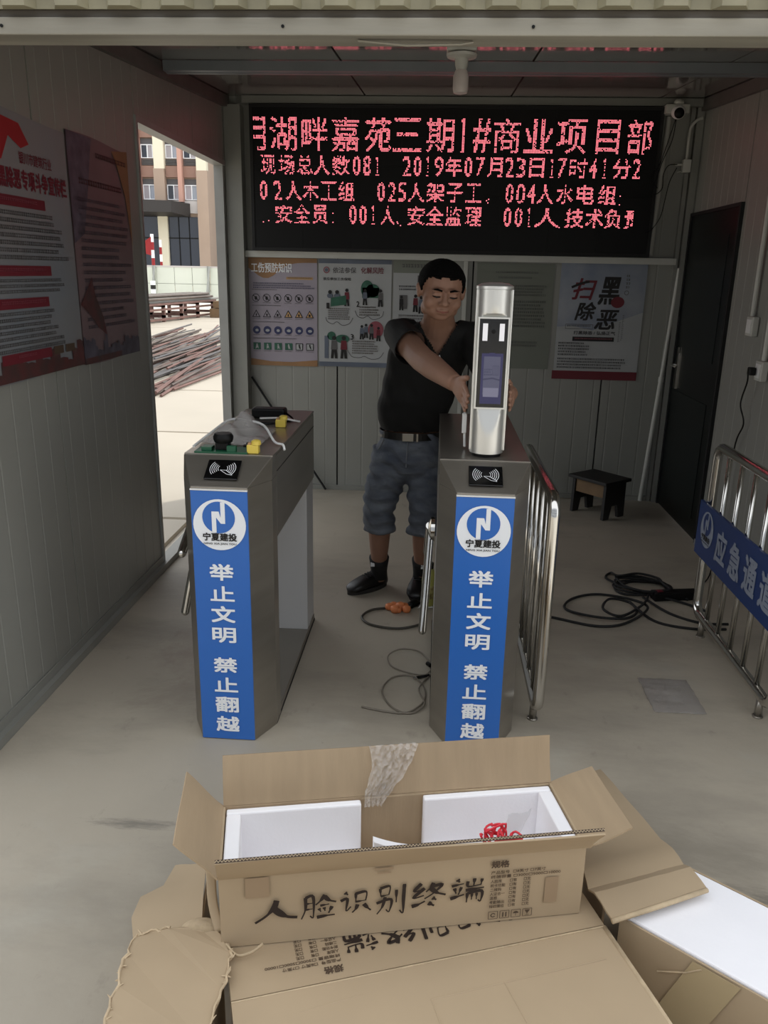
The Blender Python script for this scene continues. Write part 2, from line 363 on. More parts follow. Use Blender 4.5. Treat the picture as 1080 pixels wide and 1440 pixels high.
# front fascia
ff = struct('trim_10', MB().box(-1.75, 1.9, 2.16, 2.26, 2.143, 2.182), m_trim, bevel=.003)
for x in (-.4, .2, -1.1, .75):
    obj('screw', MB().lathe((x, 2.159, 2.162), [(.004, -.002), (.004, 0)], 8, 1), m_black, ff)
struct('trim_11', MB().box(-1.75, 1.9, 2.175, 2.25, 2.182, 2.20), m_trim2)
clad = struct('trim_12', MB().box(-1.75, 1.9, 2.165, 2.1695, 2.2, 2.75), m_clad)
x = -1.75
while x < 1.85:
    obj('corrugation', MB().hexa([(x, 2.1645, 2.199), (x+.015, 2.132, 2.199), (x+.07, 2.132, 2.199), (x+.085, 2.1645, 2.199)], [(x, 2.1645, 2.75), (x+.015, 2.132, 2.75), (x+.07, 2.132, 2.75), (x+.085, 2.1645, 2.75)]), m_clad, clad); x += .131
struct('trim_13', MB().box(-1.75, 1.9, 2.18, 2.25, 2.2, 2.75), m_trim2)
struct('trim_14', MB().box(XL-.08, XL-.003, 2.15, 2.138+.1, 0, 2.142).box(XR+.003, XR+.08, 2.15, 2.238, 0, 2.142), m_trim2)
# bent white strip under the fascia
struct('trim_15', MB().tube([(-.22, 2.19, 2.139), (-.1, 2.185, 2.128), (.03, 2.19, 2.132), (.06, 2.2, 2.139)], .006, 6, flat=.5), m_trim)

# ================================================================ OUTSIDE (left doorway)
B = 60.0
bld = thing('office_building', 'tan and brown apartment block seen through the left doorway', 'building', (-19, B, -.05))
m_tan = mat('tan_render', (176, 154, 136), .8, 0, .06, .5); m_cream = mat('cream_render', (232, 224, 200), .8); m_pink = mat('salmon_render', (198, 154, 138), .8)
m_brown = mat('brown_panel', (150, 118, 104), .8, 0, .08, .6); m_pale = mat('pale_band', (196, 190, 186), .8); m_bgrey = mat('blue_grey_cladding', (160, 166, 176), .6)
m_curt = mat('pale_curtain', (168, 162, 166), .7)
obj('wall', MB().box(-34, -16.75, B+.5, B+12, -.05, 19), m_tan, bld)
obj('wall', MB().box(-16.75, -6, B+2.2, B+12, -.05, 17), m_bgrey, bld, label='blue-grey wing')
for (a, b, z0, z1, m_, dy) in ((-21.9, -21.56, 5.9, 19, m_pink, -.1), (-18.80, -18.50, 6.1, 19, m_pink, -.1), (-20.52, -19.78, 8.3, 19, m_cream, 0), (-20.58, -19.8, 5.2, 8.3, m_tan, 0),
                               (-17.47, -16.75, 8.2, 19, m_cream, 0), (-17.5, -16.7, 0, 8.2, m_tan, 0), (-20.5, -19.8, 0, 5.2, m_cream, .1), (-26, -25.2, 0, 19, m_cream, 0)):
    obj('pilaster', MB().box(a, b, B+dy, B+.5, z0, z1), m_, bld)
for i, (a, b) in enumerate(((-21.54, -20.6), (-19.77, -18.81), (-18.49, -17.48), (-23.2, -22.2), (-24.8, -23.6))):
    for (z0, z1, m_) in ((7.75, 8.5, m_brown), (10.35, 11.0, m_brown), (11.0, 11.3, m_pale), (5.35, 6.2, m_pale), (14.0, 14.8, m_brown)):
        obj('spandrel_panel', MB().box(a, b, B+.25, B+.5, z0, z1), m_, bld)
    for (z0, z1) in ((6.3, 7.2), (9.05, 9.85), (12.4, 13.3)):
        wn = obj('window', MB().box(a+.03, b-.03, B+.3, B+.42, z0-.05, z0).box(a+.03, b-.03, B+.3, B+.42, z1, z1+.06).box(a+.03, a+.09, B+.3, B+.42, z0, z1).box(b-.09, b-.03, B+.3, B+.42, z0, z1).box((a+b)/2, (a+b)/2+.07, B+.3, B+.42, z0, z1), m_ink_w, bld)
        fl = (i+int(z0)) % 2
        obj('pane', MB().box(a+.09, (a+b)/2, B+.38, B+.41, z0, z1), m_glass if fl else m_curt, wn)
        obj('pane', MB().box((a+b)/2+.07, b-.09, B+.38, B+.41, z0, z1), m_curt if fl else m_bgrey, wn)
        obj('recess', MB().box(a, b, B+.44, B+.5, z1+.06, z1+.45), m_ink_g, bld)
    for k in range(4):
        obj('louvre', MB().box(a+.05, b-.05, B+.3, B+.44, 8.56+k*.1, 8.62+k*.1), m_ink_g, bld)
obj('canopy', MB().hexa([(-30, B-2.5, 5.25), (-18.6, B-2.5, 5.25), (-18.1, B+.2, 5.1), (-30, B+.2, 5.1)], [(-30, B-2.5, 6.1), (-18.6, B-2.5, 6.0), (-18.1, B+.2, 6.0), (-30, B+.2, 6.1)]), mat('dark_canopy', (52, 48, 46), .6), bld)
for (a, b) in ((-24.5, -20.5), (-19.8, -17.5)):
    gl = obj('window', MB().box(a, b, B+.35, B+.48, .3, 5.1), m_glass, bld, label='dark shopfront glazing')
    n = 3
    for k in range(1, n): obj('mullion', MB().box(a+(b-a)*k/n-.03, a+(b-a)*k/n+.03, B+.3, B+.35, .3, 5.1), m_black, gl)
    obj('mullion', MB().box(a, b, B+.3, B+.35, 3.6, 3.68), m_black, gl)
# hoarding
fe = thing('site_hoarding', 'pale green-white panel fence across the far yard', 'fence', (-14, 42, -.05))
m_hoard = mat('pale_hoarding', (216, 220, 206), .6, 0, .05, 1); m_rail = mat('hoarding_rail', (150, 152, 146), .6)
x = -19.2
hp = None
while x < -5:
    for z0, z1 in ((-.03, .78), (.80, 1.60)):
        obj('panel', MB().box(x+.015, x+.915, 42, 42.04, z0, z1), m_hoard, fe)
    x += .93
obj('rail', MB().box(-19.2, -5, 41.98, 42.06, 1.60, 1.68), m_pale, fe); obj('rail', MB().box(-19.2, -5, 42.04, 42.08, .77, .81), m_rail, fe)
for x in (-14.6, -11.75, -8.9, -17.4):
    obj('brace', MB().cyl((x, 41.9, 1.66), (x+.02, 41.1, -.04), .05, 8), m_rail, fe); obj('brace', MB().box(x-.13, x-.03, 41.9, 41.98, -.04, 1.68), m_rail, fe)
# striped posts
def striped(nm, label, x, y, z0, z1, r, n, ma, mb_):
    t = thing(nm, label, 'post', (x, y, z0)); dz = (z1-z0)/n
    for k in range(n): obj('band', MB().cyl((x, y, z0+dz*k), (x, y, z0+dz*(k+1)), r, 10), ma if k % 2 else mb_, t)
    return t
striped('marker_post', 'short black and white marker post in front of the far hoarding', -14.0, 39.8, -.05, .95, .12, 5, m_ink_k, m_ink_w)
striped('striped_pole', 'tall red and white pole with red flag behind the hoarding', -16.08, 46, -.05, 3.35, .09, 8, m_ink_w, m_red)
striped('striped_pole', 'plain red and white pole right of the flagged one', -15.62, 46, -.05, 3.05, .07, 8, m_ink_w, m_red)
fl = MB().add([(-16.12, 45.9, 3.2), (-16.75, 45.8, 2.75), (-16.65, 45.9, 2.35), (-16.12, 45.95, 2.2), (-16.1, 46.02, 3.2), (-16.1, 46.02, 2.2)], [(0, 1, 2, 3), (4, 5, 3, 0)])
t = obj('flag', fl, m_red); tag(t, 'red cloth flag hanging from the striped pole', 'flag')
# material rack
rk = thing('pipe_rack', 'low rusty steel rack loaded with long pipes in the yard', 'rack', (-8.6, 26, -.05))
m_rk = mat('faded_red_steel', (122, 92, 84), .7, .2, .3, 2)
for k in range(6):
    y = 22.6+k*1.3; x0 = -8.9+.16*k
    for dx in (0, 1.0): obj('post', MB().box(x0-dx-.05, x0-dx+.05, y-.05, y+.05, -.05, .52), m_rk, rk)
    obj('cross_bar', MB().box(x0-1.05, x0+.05, y-.05, y+.05, .08, .16).box(x0-1.05, x0+.05, y-.05, y+.05, .40, .47), m_rk, rk)
for z in (.0, .3, .46):
    obj('rail', MB().slab((-8.94, 22.3, z), (.07, 0, 0), (.86, 7, 0), (0, 0, .06)), m_rk, rk)
for k in range(26):
    a = k % 9; l = k//9
    m_p = (m_rust, m_bgrey, m_pale, m_rk)[k % 4] if k % 3 else m_rust
    o = obj('steel_pipe', MB().cyl((-9.85+a*.11, 22+rnd.uniform(-.6, .4), .51+l*.085+.04), (-8.98+a*.11, 29.4+rnd.uniform(-.5, .5), .51+l*.085+.04), .04, 8), m_rust if k % 4 else mat('grey_pipe', (136, 134, 128), .5))
    tag(o, 'long rusty pipe stacked on the low yard rack', 'pipe', 'pipes on the yard rack')
o = obj('timber_pile', MB().box(-7.9, -7.3, 28, 29.5, -.05, .25).box(-7.8, -7.35, 28.1, 29.4, .27, .5), m_wood); tag(o, 'small pile of boards beside the far end of the rack', 'timber')
# rebar heap
for k in range(84):
    y0 = rnd.uniform(10.2, 16.5); L = rnd.uniform(3, 6.5)
    xr = -3.45-(y0-10.2)*.24-rnd.random()**1.3*(1.2+.14*(y0-10)) ; ang = rnd.gauss(-.03, .09)
    z = -.03+rnd.random()*.16*(1-abs(y0-13.5)/5)
    dz = rnd.uniform(-.01, .09)
    if k < 6: y0 = 10.3+k*.12; xr = -3.75-.05*k; ang = .05; L = 4; z = -.03; dz = 0.02
    if z+dz < -.03: dz = 0
    p0 = V((xr, y0, z)); p1 = p0+V((math.sin(ang)*L, math.cos(ang)*L, dz))
    o = obj('steel_bar', MB().tube([p0, (p0+p1)/2+V((0, 0, -.01+.02*rnd.random())), p1], rnd.uniform(.016, .028), 5), (m_rust, m_rk, m_ink_g)[k % 3]); tag(o, 'rusty steel bar in the heap on the yard ground', 'steel bar', 'steel bars heaped on the yard')

nb = thing('added_light_block', 'plain blue-grey block added unseen behind the camera to shape light and reflections', 'building', (0, -17, -.08))  # added out of view: blocks low sky and gives the shed something to reflect
obj('wall', MB().box(-26, 22, -24, -16, -.08, 13), m_bgrey, nb)
for k in range(9):
    for l_ in range(3):
        wn = obj('window', MB().box(-22+k*4.8, -20.2+k*4.8, -16, -15.95, 1+l_*3.6, 2.6+l_*3.6), m_glass, nb)

# ================================================================ BACK WALL
# LED message board
led = thing('led_sign', 'wide black LED message board with red scrolling Chinese text above the posters', 'sign', (0, YB-.1, 1.73))
LX0, LX1, LZ0, LZ1, LY = -1.30, 1.405, 1.725, 2.645, 5.75
obj('cabinet', MB().box(LX0, LX1, LY+.006, YB-.004, LZ0, LZ1), m_black, led)
obj('bezel', MB().box(LX0, LX1, LY-.006, LY+.006, LZ0, LZ0+.02).box(LX0, LX1, LY-.006, LY+.006, LZ1-.02, LZ1).box(LX0, LX0+.02, LY-.006, LY+.006, LZ0+.02, LZ1-.02).box(LX1-.02, LX1, LY-.006, LY+.006, LZ0+.02, LZ1-.02), m_blk2, led)
for i in range(8):
    for j in range(5):
        w_ = (LX1-LX0-.04)/8; h_ = (LZ1-LZ0-.04)/5
        obj('led_module', MB().box(LX0+.02+w_*i+.0005, LX0+.02+w_*(i+1)-.0005, LY, LY+.006, LZ0+.02+h_*j+.0005, LZ0+.02+h_*(j+1)-.0005), m_black, led)
px2x = lambda p: -1.285+(p-353)*.004624
py2z = lambda p: 2.627-(p-151)*.004478
rows = [(165, 211, 26, [('月', 356, 374, .5), ('湖', 380, 420, 0), ('畔', 426, 464, 0), ('嘉', 470, 509, 0), ('苑', 518, 556, 0), ('三', 558, 600, 0), ('期', 606, 646, 0), ('1', 653, 666, 0), ('#', 672, 697, 0), ('商', 701, 738, 0), ('业', 744, 785, 0), ('项', 790, 832, 0), ('目', 845, 877, 0), ('部', 888, 922, 0)]),
        (217, 244, 16, [('现', 366, 388, 0), ('场', 392, 416, 0), ('总', 419, 442, 0), ('人', 444, 467, 0), ('数', 471, 497, 0), ('0', 501, 512, 0), ('8', 516, 527, 0), ('1', 532, 540, 0), ('2', 573, 585, 0), ('0', 589, 600, 0), ('1', 605, 613, 0), ('9', 619, 631, 0), ('年', 635, 659, 0), ('0', 662, 673, 0), ('7', 678, 690, 0), ('月', 695, 716, 0), ('2', 720, 732, 0), ('3', 736, 748, 0), ('日', 754, 775, 0), ('1', 782, 789, 0), ('7', 794, 806, 0), ('时', 811, 836, 0), ('4', 839, 850, 0), ('1', 856, 864, 0), ('分', 872, 897, 0), ('2', 900, 911, 0)]),
        (253, 280, 16, [('0', 364, 375, 0), ('2', 384, 397, 0), ('人', 402, 425, 0), ('木', 427, 451, 0), ('工', 454, 477, 0), ('组', 480, 504, 0), ('0', 537, 548, 0), ('2', 553, 564, 0), ('5', 568, 579, 0), ('人', 582, 606, 0), ('架', 609, 635, 0), ('子', 638, 662, 0), ('工', 665, 689, 0), ('0', 723, 734, 0), ('0', 738, 750, 0), ('4', 753, 765, 0), ('人', 768, 792, 0), ('水', 796, 820, 0), ('电', 824, 849, 0), ('组', 855, 880, 0)]),
        (286, 313, 16, [('安', 386, 412, 0), ('全', 414, 438, 0), ('员', 442, 464, 0), ('0', 496, 507, 0), ('0', 511, 521, 0), ('1', 527, 534, 0), ('人', 543, 563, 0), ('安', 582, 607, 0), ('全', 609, 634, 0), ('监', 637, 661, 0), ('理', 666, 690, 0), ('0', 722, 733, 0), ('0', 738, 749, 0), ('1', 754, 761, 0), ('人', 767, 801, 0), ('技', 810, 837, 0), ('术', 840, 865, 0), ('负', 867, 891, 0), ('责', 895, 908, -.5)])]
dots = MB(); PT = .0083
def rasterise(ch, W, H, bold=0):
    if ch == '1':
        return [(W//2, j) for j in range(H)]+[(W//2-1, 1), (W//2-1, 2)]+[(i, H-1) for i in range(W//2-1, W//2+2)]+([(W//2+1, j) for j in range(H)] if H > 20 else [])
    vs, fs = glyph(ch, bold); cov = [[0]*W for _ in range(H)]; S = 3
    hit = set()
    for f in fs:
        for k in range(1, len(f)-1):
            a, b, c = vs[f[0]], vs[f[k]], vs[f[k+1]]
            x0, x1 = min(a[0], b[0], c[0])*W*S, max(a[0], b[0], c[0])*W*S; y0, y1 = min(a[1], b[1], c[1])*H*S, max(a[1], b[1], c[1])*H*S
            D = (b[1]-c[1])*(a[0]-c[0])+(c[0]-b[0])*(a[1]-c[1])
            if abs(D) < 1e-12: continue
            for i in range(max(0, int(x0-.5)), min(W*S-1, int(x1+.5))+1):
                for j in range(max(0, int(y0-.5)), min(H*S-1, int(y1+.5))+1):
                    px, py = (i+.5)/(W*S), (j+.5)/(H*S)
                    l1 = ((b[1]-c[1])*(px-c[0])+(c[0]-b[0])*(py-c[1]))/D; l2 = ((c[1]-a[1])*(px-c[0])+(a[0]-c[0])*(py-c[1]))/D
                    if l1 >= 0 and l2 >= 0 and l1+l2 <= 1: hit.add((i, j))
    for i, j in hit: cov[j//S][i//S] += 1
    return [(i, j) for j in range(H) for i in range(W) if cov[j][i] >= 3]
rl = random.Random(3)
for (t, b, H, items) in rows:
    for ch, l, r, part in items:
        W = max(2, round((r-l)*.004624/PT)); full = W*2 if part else W
        if ch == '1': W = full = 5 if H > 20 else 4
        x0 = px2x(l); z0 = py2z(t)
        L_ = rasterise(ch, full, H); S_ = set((a-(full-W if part > 0 else 0), b_) for a, b_ in L_)
        for i, j in L_:
            if part > 0: i -= full-W
            if i < 0 or i >= W or rl.random() < .10: continue
            X = x0+i*PT; Z = z0-j*PT*(b-t)*.004478/PT/H; q = .0023
            hz_ = ((i+1, j) in S_) or ((i-1, j) in S_)
            if not hz_ and j % 3 == 2 and rl.random() < .8: continue
            dots.add([(X-q, LY-.0015, Z-q), (X+q, LY-.0015, Z-q), (X+q, LY-.0015, Z+q), (X-q, LY-.0015, Z+q)], [(0, 1, 2, 3)])
for pxx, pyy in ((367, 311), (375, 309), (471, 297), (471, 310), (567, 310), (571, 313), (695, 276), (697, 279), (698, 274), (885, 267), (885, 279), (802, 312), (566, 308)):
    X, Z = px2x(pxx), py2z(pyy); dots.add([(X-.003, LY-.0015, Z-.003), (X+.003, LY-.0015, Z-.003), (X+.003, LY-.0015, Z+.003), (X-.003, LY-.0015, Z+.003)], [(0, 1, 2, 3)])
m_led = mat('lit_red_led', (60, 8, 12), .5, emit=(1, .2, .24, 1), es=2.0)
o = obj('lit_dots', dots, m_led, led, smooth='print'); o['kind'] = 'stuff'

# posters
def poster(nm, label, x0, x1, z0, z1, m, lift=.002):
    t = thing(nm, label, 'poster', (x0, YB-.004, z0)); mb = MB(); n = 12; k = 5; grid = []
    for j in range(k+1):
        for i in range(n+1):
            u, v = i/n, j/k
            grid.append((x0+(x1-x0)*u, YB-.005-lift*(.5+.5*math.sin(u*9+v*4)), z0+(z1-z0)*v))
    n1 = len(grid); mb.v = [V(p) for p in grid]+[V((p[0], YB-.0045, p[2])) for p in grid]
    mb.f = [(j*(n+1)+i, j*(n+1)+i+1, (j+1)*(n+1)+i+1, (j+1)*(n+1)+i) for j in range(k) for i in range(n)]
    mb.f += [tuple(n1+q for q in f[::-1]) for f in mb.f]
    obj('sheet', mb, m, t, smooth=True)
    return t, Pr(t, (x0, YB-.0055-lift, z1), (1, 0, 0), (0, 0, -1))
m_pap = mat('poster_paper_lilac', (158, 150, 160), .4, 0, .06, 4); m_pap2 = mat('poster_paper_white', (166, 168, 168), .4, 0, .05, 4); m_pap3 = mat('greenish_paper', (118, 122, 112), .6)
m_gold = mat('brown_gold_print', (150, 112, 74), .5, 0, .25, 4); m_tan2 = mat('tan_print', (184, 146, 100), .5)
m_navy = mat('navy_print', (44, 50, 92), .5); m_grn = mat('green_print', (40, 92, 72), .5, 0, .2, 20); m_gb = mat('grey_blue_print', (96, 104, 118), .5, 0, .3, 3)
m_pkr = mat('pink_red_print', (140, 70, 80), .5)
# 1 safety-sign poster
t, p = poster('safety_poster', 'lilac poster with four rows of safety signs beside the left corner post', -1.355, -.865, .925, 1.678, m_pap)
Wd, Hd = .49, .753
q = p.mb('header_band', m_gold); N = 14
top = [(i/N*Wd, 0) for i in range(N+1)]; bot = [(i/N*Wd, .03+.11*math.exp(-((i/N-.25)/.25)**2)) for i in range(N+1)]
p.poly('header_band', m_gold, top[::-1]+bot, 0)
p.text('title', m_ink_w, '工伤预防知识', .02, .035, .31, .10, 2, .015)
p.rect('subtitle_bar', m_tan2, .27, .128, .46, .145, 1); p.lines('small_text', m_ink_g, .28, .131, .46, .143, 1, l=2)
p.lines('small_text', m_navy, .03, .17, .47, .215, 3, l=1, fill=.5)
for r_, v in enumerate((.255, .365, .480, .595)):
    p.lines('small_text', m_ink_g, .02, v-.040, .2+.05*r_, v-.030, 1, l=1)
    for c_ in range(6):
        u = .048+c_*.0775
        if r_ == 0: p.ring('prohibition_sign', m_ink_k, u, v+.02, .024, .028, 1); p.line('prohibition_sign', m_ink_k, [(u-.018, v+.002), (u+.018, v+.038)], .005, 2); p.ell('prohibition_sign', m_ink_k, u, v+.022, .009, .013, 1)
        if r_ == 1:
            p.poly('warning_sign', m_ink_k, [(u, v-.008), (u-.03, v+.045), (u+.03, v+.045)], 1); p.poly('warning_ground', m_pap if c_ < 3 else m_tan2, [(u, v+.002), (u-.022, v+.040), (u+.022, v+.040)], 2); p.ell('warning_sign', m_ink_k, u, v+.028, .004+.002*(c_ % 3), .01, 3, n=10)
        if r_ == 2: p.ell('mandatory_sign', m_navy, u, v+.02, .028, None, 1); p.ell('mandatory_figure', m_pap2, u+.002, v+.022, .012+.003*(c_ % 2), .010, 2, n=10)
        if r_ == 3:
            p.rect('rescue_sign', m_grn if c_ < 4 else m_ink_k, u-.027, v-.005, u+.027, v+.045, 1)
            if c_ >= 4: p.rect('rescue_ground', m_pap2, u-.022, v, u+.022, v+.04, 2)
            p.ell('rescue_figure', m_pap2 if c_ < 4 else m_ink_k, u, v+.008, .006, None, 3, n=8); p.poly('rescue_figure', m_pap2 if c_ < 4 else m_ink_k, [(u-.006, v+.014), (u-.012+.004*c_, v+.04), (u+.004, v+.03), (u+.012, v+.04), (u+.007, v+.014)], 3)
        p.lines('small_text', m_ink_g, u-.028, v+.052, u+.028, v+.060, 1, l=1)
p.poly('footer_band', m_gold, [(0, Hd), (Wd, Hd), (Wd, Hd-.045), (.3, Hd-.028), (.15, Hd-.03), (0, Hd-.05)], 0)
p.done()
# 2 insurance cartoon poster
t, p = poster('insurance_poster', 'grey-white poster with numbered cartoons 1, 2 and 3 left of the man', -.852, -.335, .93, 1.678, m_pap2)
p.rect('top_band', m_gb, 0, 0, .517, .03, 0); p.rect('bottom_band', m_gb, 0, .715, .517, .748, 0)
p.ring('round_badge', m_pkr, .055, .075, .016, .022, 1); p.ell('round_badge', m_gb, .055, .075, .012, None, 2)
p.text('title', m_ink_g, '依法参保', .10, .055, .265, .095, 1, .01); p.text('title', m_redd, '化解风险', .30, .052, .46, .095, 1, .01)
p.text('subtitle', m_ink_k, '谁应参加工伤保险', .03, .125, .23, .145, 1, .01)
def person2(u, v, h, m):
    p.ell('cartoon_figure', m_ink_k, u, v+.09*h, .10*h, None, 2, n=10); p.poly('cartoon_figure', m, [(u-.12*h, v+.2*h), (u-.15*h, v+.6*h), (u+.15*h, v+.6*h), (u+.12*h, v+.2*h)], 2)
    p.poly('cartoon_figure', m_ink_k, [(u-.12*h, v+.6*h), (u-.15*h, v+h), (u-.03*h, v+h), (u, v+.68*h), (u+.04*h, v+h), (u+.16*h, v+h), (u+.12*h, v+.6*h)], 2)
p.poly('cartoon_desk', m_grn, [(.085, .265), (.195, .245), (.195, .31), (.085, .325)], 3)
for u in (.08, .13): p.ell('cartoon_figure', m_ink_k, u, .225, .014, None, 2, n=10); p.ell('cartoon_figure', m_gb, u, .25, .022, .018, 2, n=10)
person2(.20, .20, .12, m_redd)
p.ell('cartoon_tree', m_grn, .345, .20, .045, .06, 1); p.ell('cartoon_tree', m_grn, .385, .21, .05, .045, 1); p.rect('cartoon_scene', m_grn, .31, .19, .43, .26, 1); person2(.33, .2, .11, m_gb); person2(.44, .2, .12, m_ink_g)
for u, v in ((.31, .45), (.34, .44)): person2(u, v, .10, m_gb)
p.ell('cartoon_scene', m_pkr, .41, .48, .055, .06, 1); person2(.38, .44, .11, m_ink_g); person2(.43, .46, .1, m_redd)
p.rect('cartoon_scene', m_gb, .04, .53, .07, .69, 1); p.ell('cartoon_tree', m_grn, .09, .53, .03, .03, 1); p.ell('cartoon_tree', m_grn, .17, .55, .05, .03, 1); person2(.11, .53, .16, m_ink_g); person2(.18, .53, .16, m_redd)
for n_, u, v in (('1', .055, .30), ('2', .27, .285), ('3', .23, .515)): p.text('numeral', m_ink_k, n_, u, v, u+.02, v+.038, 2, .02)
for (u0, v0, u1, v1, n_) in ((.065, .335, .225, .42, 6), (.29, .32, .44, .39, 4), (.24, .56, .44, .66, 6)): p.lines('small_text', m_ink_br, u0, v0, u1, v1, n_, l=1)
for (cu, cv, pts_) in ((0, 0, [(.05, .40), (.06, .43), (.10, .445), (.13, .43), (.17, .455), (.22, .44), (.245, .40)]), (0, 0, [(.26, .35), (.28, .39), (.32, .40), (.35, .385), (.39, .41), (.45, .39), (.465, .35)]), (0, 0, [(.21, .63), (.24, .675), (.30, .68), (.33, .67), (.38, .69), (.44, .68), (.47, .64)])):
    c3 = cat([(a, b, 0) for a, b in pts_], 3); p.line('cloud_outline', m_ink_g, [(a.x, a.y) for a in c3], .004, 1)
p.done()
# 3 poster behind the man
t, p = poster('insurance_poster', 'poster with small figures mostly hidden behind the man', -.322, .10, .93, 1.678, m_pap2)
p.rect('top_band', m_pap3, 0, 0, .422, .085, 0); p.lines('title', m_ink_g, .06, .025, .27, .065, 1, l=1, short=0)
p.rect('stamp_box', m_ink_g, .17, .10, .26, .15, 1); p.lines('small_text', m_ink_k, .04, .17, .26, .21, 2, l=1)
p.rect('cartoon_scene', m_ink_g, .045, .235, .10, .33, 1); person2(.06, .24, .1, m_ink_k); person2(.16, .23, .12, m_redd); person2(.20, .24, .12, m_gb)
p.lines('small_text', m_ink_g, .04, .37, .38, .66, 14, l=1)
p.done()
# 4 pale notice sheet
t, p = poster('notice_sheet', 'pale greenish notice sheet of plain text right of the terminal', .262, .80, .95, 1.672, m_pap3, .001)
m_nt = mat('faded_notice_type', (96, 98, 94), .7)
p.lines('small_text', m_nt, .13, .055, .42, .075, 1, l=0, short=.02); p.lines('small_text', m_nt, .15, .09, .38, .11, 1, l=0, short=.02)
p.lines('small_text', m_nt, .05, .145, .49, .225, 4, l=0, short=.1); p.lines('small_text', m_nt, .05, .25, .49, .44, 8, l=0, short=.1); p.lines('small_text', m_nt, .21, .53, .45, .575, 2, l=0, short=.1)
p.done()
# 5 brush-lettered poster under film
m_skyp = mat('grey_blue_poster_sky', (104, 116, 138), .3, 0, .4, 3, col2=(150, 154, 160))
t, p = poster('campaign_poster', 'blue-grey poster with big brush characters and dark red bottom band', .842, 1.43, .885, 1.69, m_pap2, .003)
p.poly('sky_print', m_skyp, [(0, 0), (0, .44), (.1, .43), (.25, .46), (.4, .40), (.588, .33), (.588, 0)], 0)
p.rect('bottom_band', m_redd, -.01, .745, .588, .805, 1)
p.text('brush_title', m_redd, '扫', .09, .11, .25, .25, 2, .02, .25); p.line('brush_title', m_ink_k, [(.08, .17), (.15, .14), (.2, .13)], .016, 3)
p.text('brush_title', m_ink_k, '黑', .27, .10, .41, .28, 2, .025, .2); p.text('brush_title', m_ink_k, '除', .12, .27, .26, .39, 2, .025, .25); p.text('brush_title', m_ink_k, '恶', .26, .32, .42, .45, 2, .025, .25)
p.ell('seal', m_redd, .405, .265, .046, .038, 3)
p.ring('small_ring', m_ink_g, .46, .2, .012, .016, 1); p.lines('small_text', m_ink_g, .45, .08, .475, .18, 4, l=1, short=0)
p.lines('small_text', m_ink_g, .45, .35, .458, .53, 14, l=1, short=0); p.lines('small_text', m_ink_g, .43, .40, .438, .54, 12, l=1, short=0)
p.ring('outline_box', m_ink_g, .1, .44, .001, .001, 1); p.line('outline_box', m_ink_g, [(.06, .42), (.25, .42), (.25, .45), (.06, .45), (.06, .42)], .003, 1); p.lines('small_text', m_ink_g, .07, .425, .24, .445, 1, l=1)
p.text('slogan', m_ink_k, '打黑除恶 / 弘扬正气', .12, .465, .41, .49, 1, .02); p.rect('slogan_bar', m_ink_k, .115, .505, .405, .535, 1); p.lines('slogan_bar_text', m_pkr, .13, .512, .39, .53, 1, l=2, short=0)
p.lines('small_text', m_ink_k, .02, .545, .25, .645, 5, l=1); p.lines('small_text', m_ink_k, .02, .655, .5, .735, 4, l=1, short=.1)
p.done()
# leaning rod, pipes, camera, wiring
o = obj('rod', MB().cyl((-.80, 5.80, .008), (-1.35, 5.825, .84), .008, 8), m_blk2); tag(o, 'thin dark rod leaning on the back wall behind the left turnstile', 'rod')
pp = thing('conduit_pipe', 'white vertical conduit pipe on the back wall beside the dark door', 'pipe', (1.54, YB-.03, .01))
obj('pipe', MB().cyl((1.551, YB-.03, .005), (1.60, YB-.03, .90), .016, 12).cyl((1.60, YB-.03, .90), (1.636, YB-.03, 1.66), .013, 12), m_pvc, pp)
obj('coupling', MB().cyl((1.599, YB-.03, .885), (1.6005, YB-.03, .92), .019, 12), m_pvc, pp)
o = obj('conduit_pipe', MB().tube([(1.455, YB-.03, 2.60), (1.44, YB-.03, 2.2), (1.43, YB-.03, 1.74)], .016, 10), m_pvc); tag(o, 'white conduit pipe running down right beside the LED board', 'pipe')
cc = thing('security_camera', 'small white security camera with black lens ball above the LED board corner', 'camera', (1.47, 5.74, 2.69))
obj('mount', MB().box(1.40, 1.55, 5.70, 5.79, 2.60, 2.655).lathe((1.48, 5.72, 2.655), [(.03, 0), (.034, .012), (.02, .03)], 16), m_pvc, cc, bevel=.006)
obj('shell', MB().ball((1.478, 5.70, 2.607), .045, .045, .042), m_white, cc, smooth=True)
obj('lens', MB().ball((1.474, 5.662, 2.595), .032, .02, .032), m_black, cc, smooth=True)
jb = thing('junction_box', 'small white junction box with bent conduit on the right wall corner', 'junction box', (1.59, 5.80, 2.25))
obj('box', MB().box(1.565, 1.615, 5.76, YB-.035, 2.26, 2.34), m_pvc, jb, bevel=.004)
obj('bent_conduit', MB().tube(cat([(1.59, 5.79, 2.34), (1.588, 5.79, 2.48), (1.595, 5.79, 2.54), (1.625, 5.79, 2.575), (1.66, 5.79, 2.59)], 4), .01, 8), m_pvc, jb)
obj('stub', MB().cyl((1.565, 5.79, 2.31), (1.52, 5.79, 2.31), .008, 8).cyl((1.565, 5.79, 2.27), (1.535, 5.79, 2.262), .004, 6), m_pvc, jb)
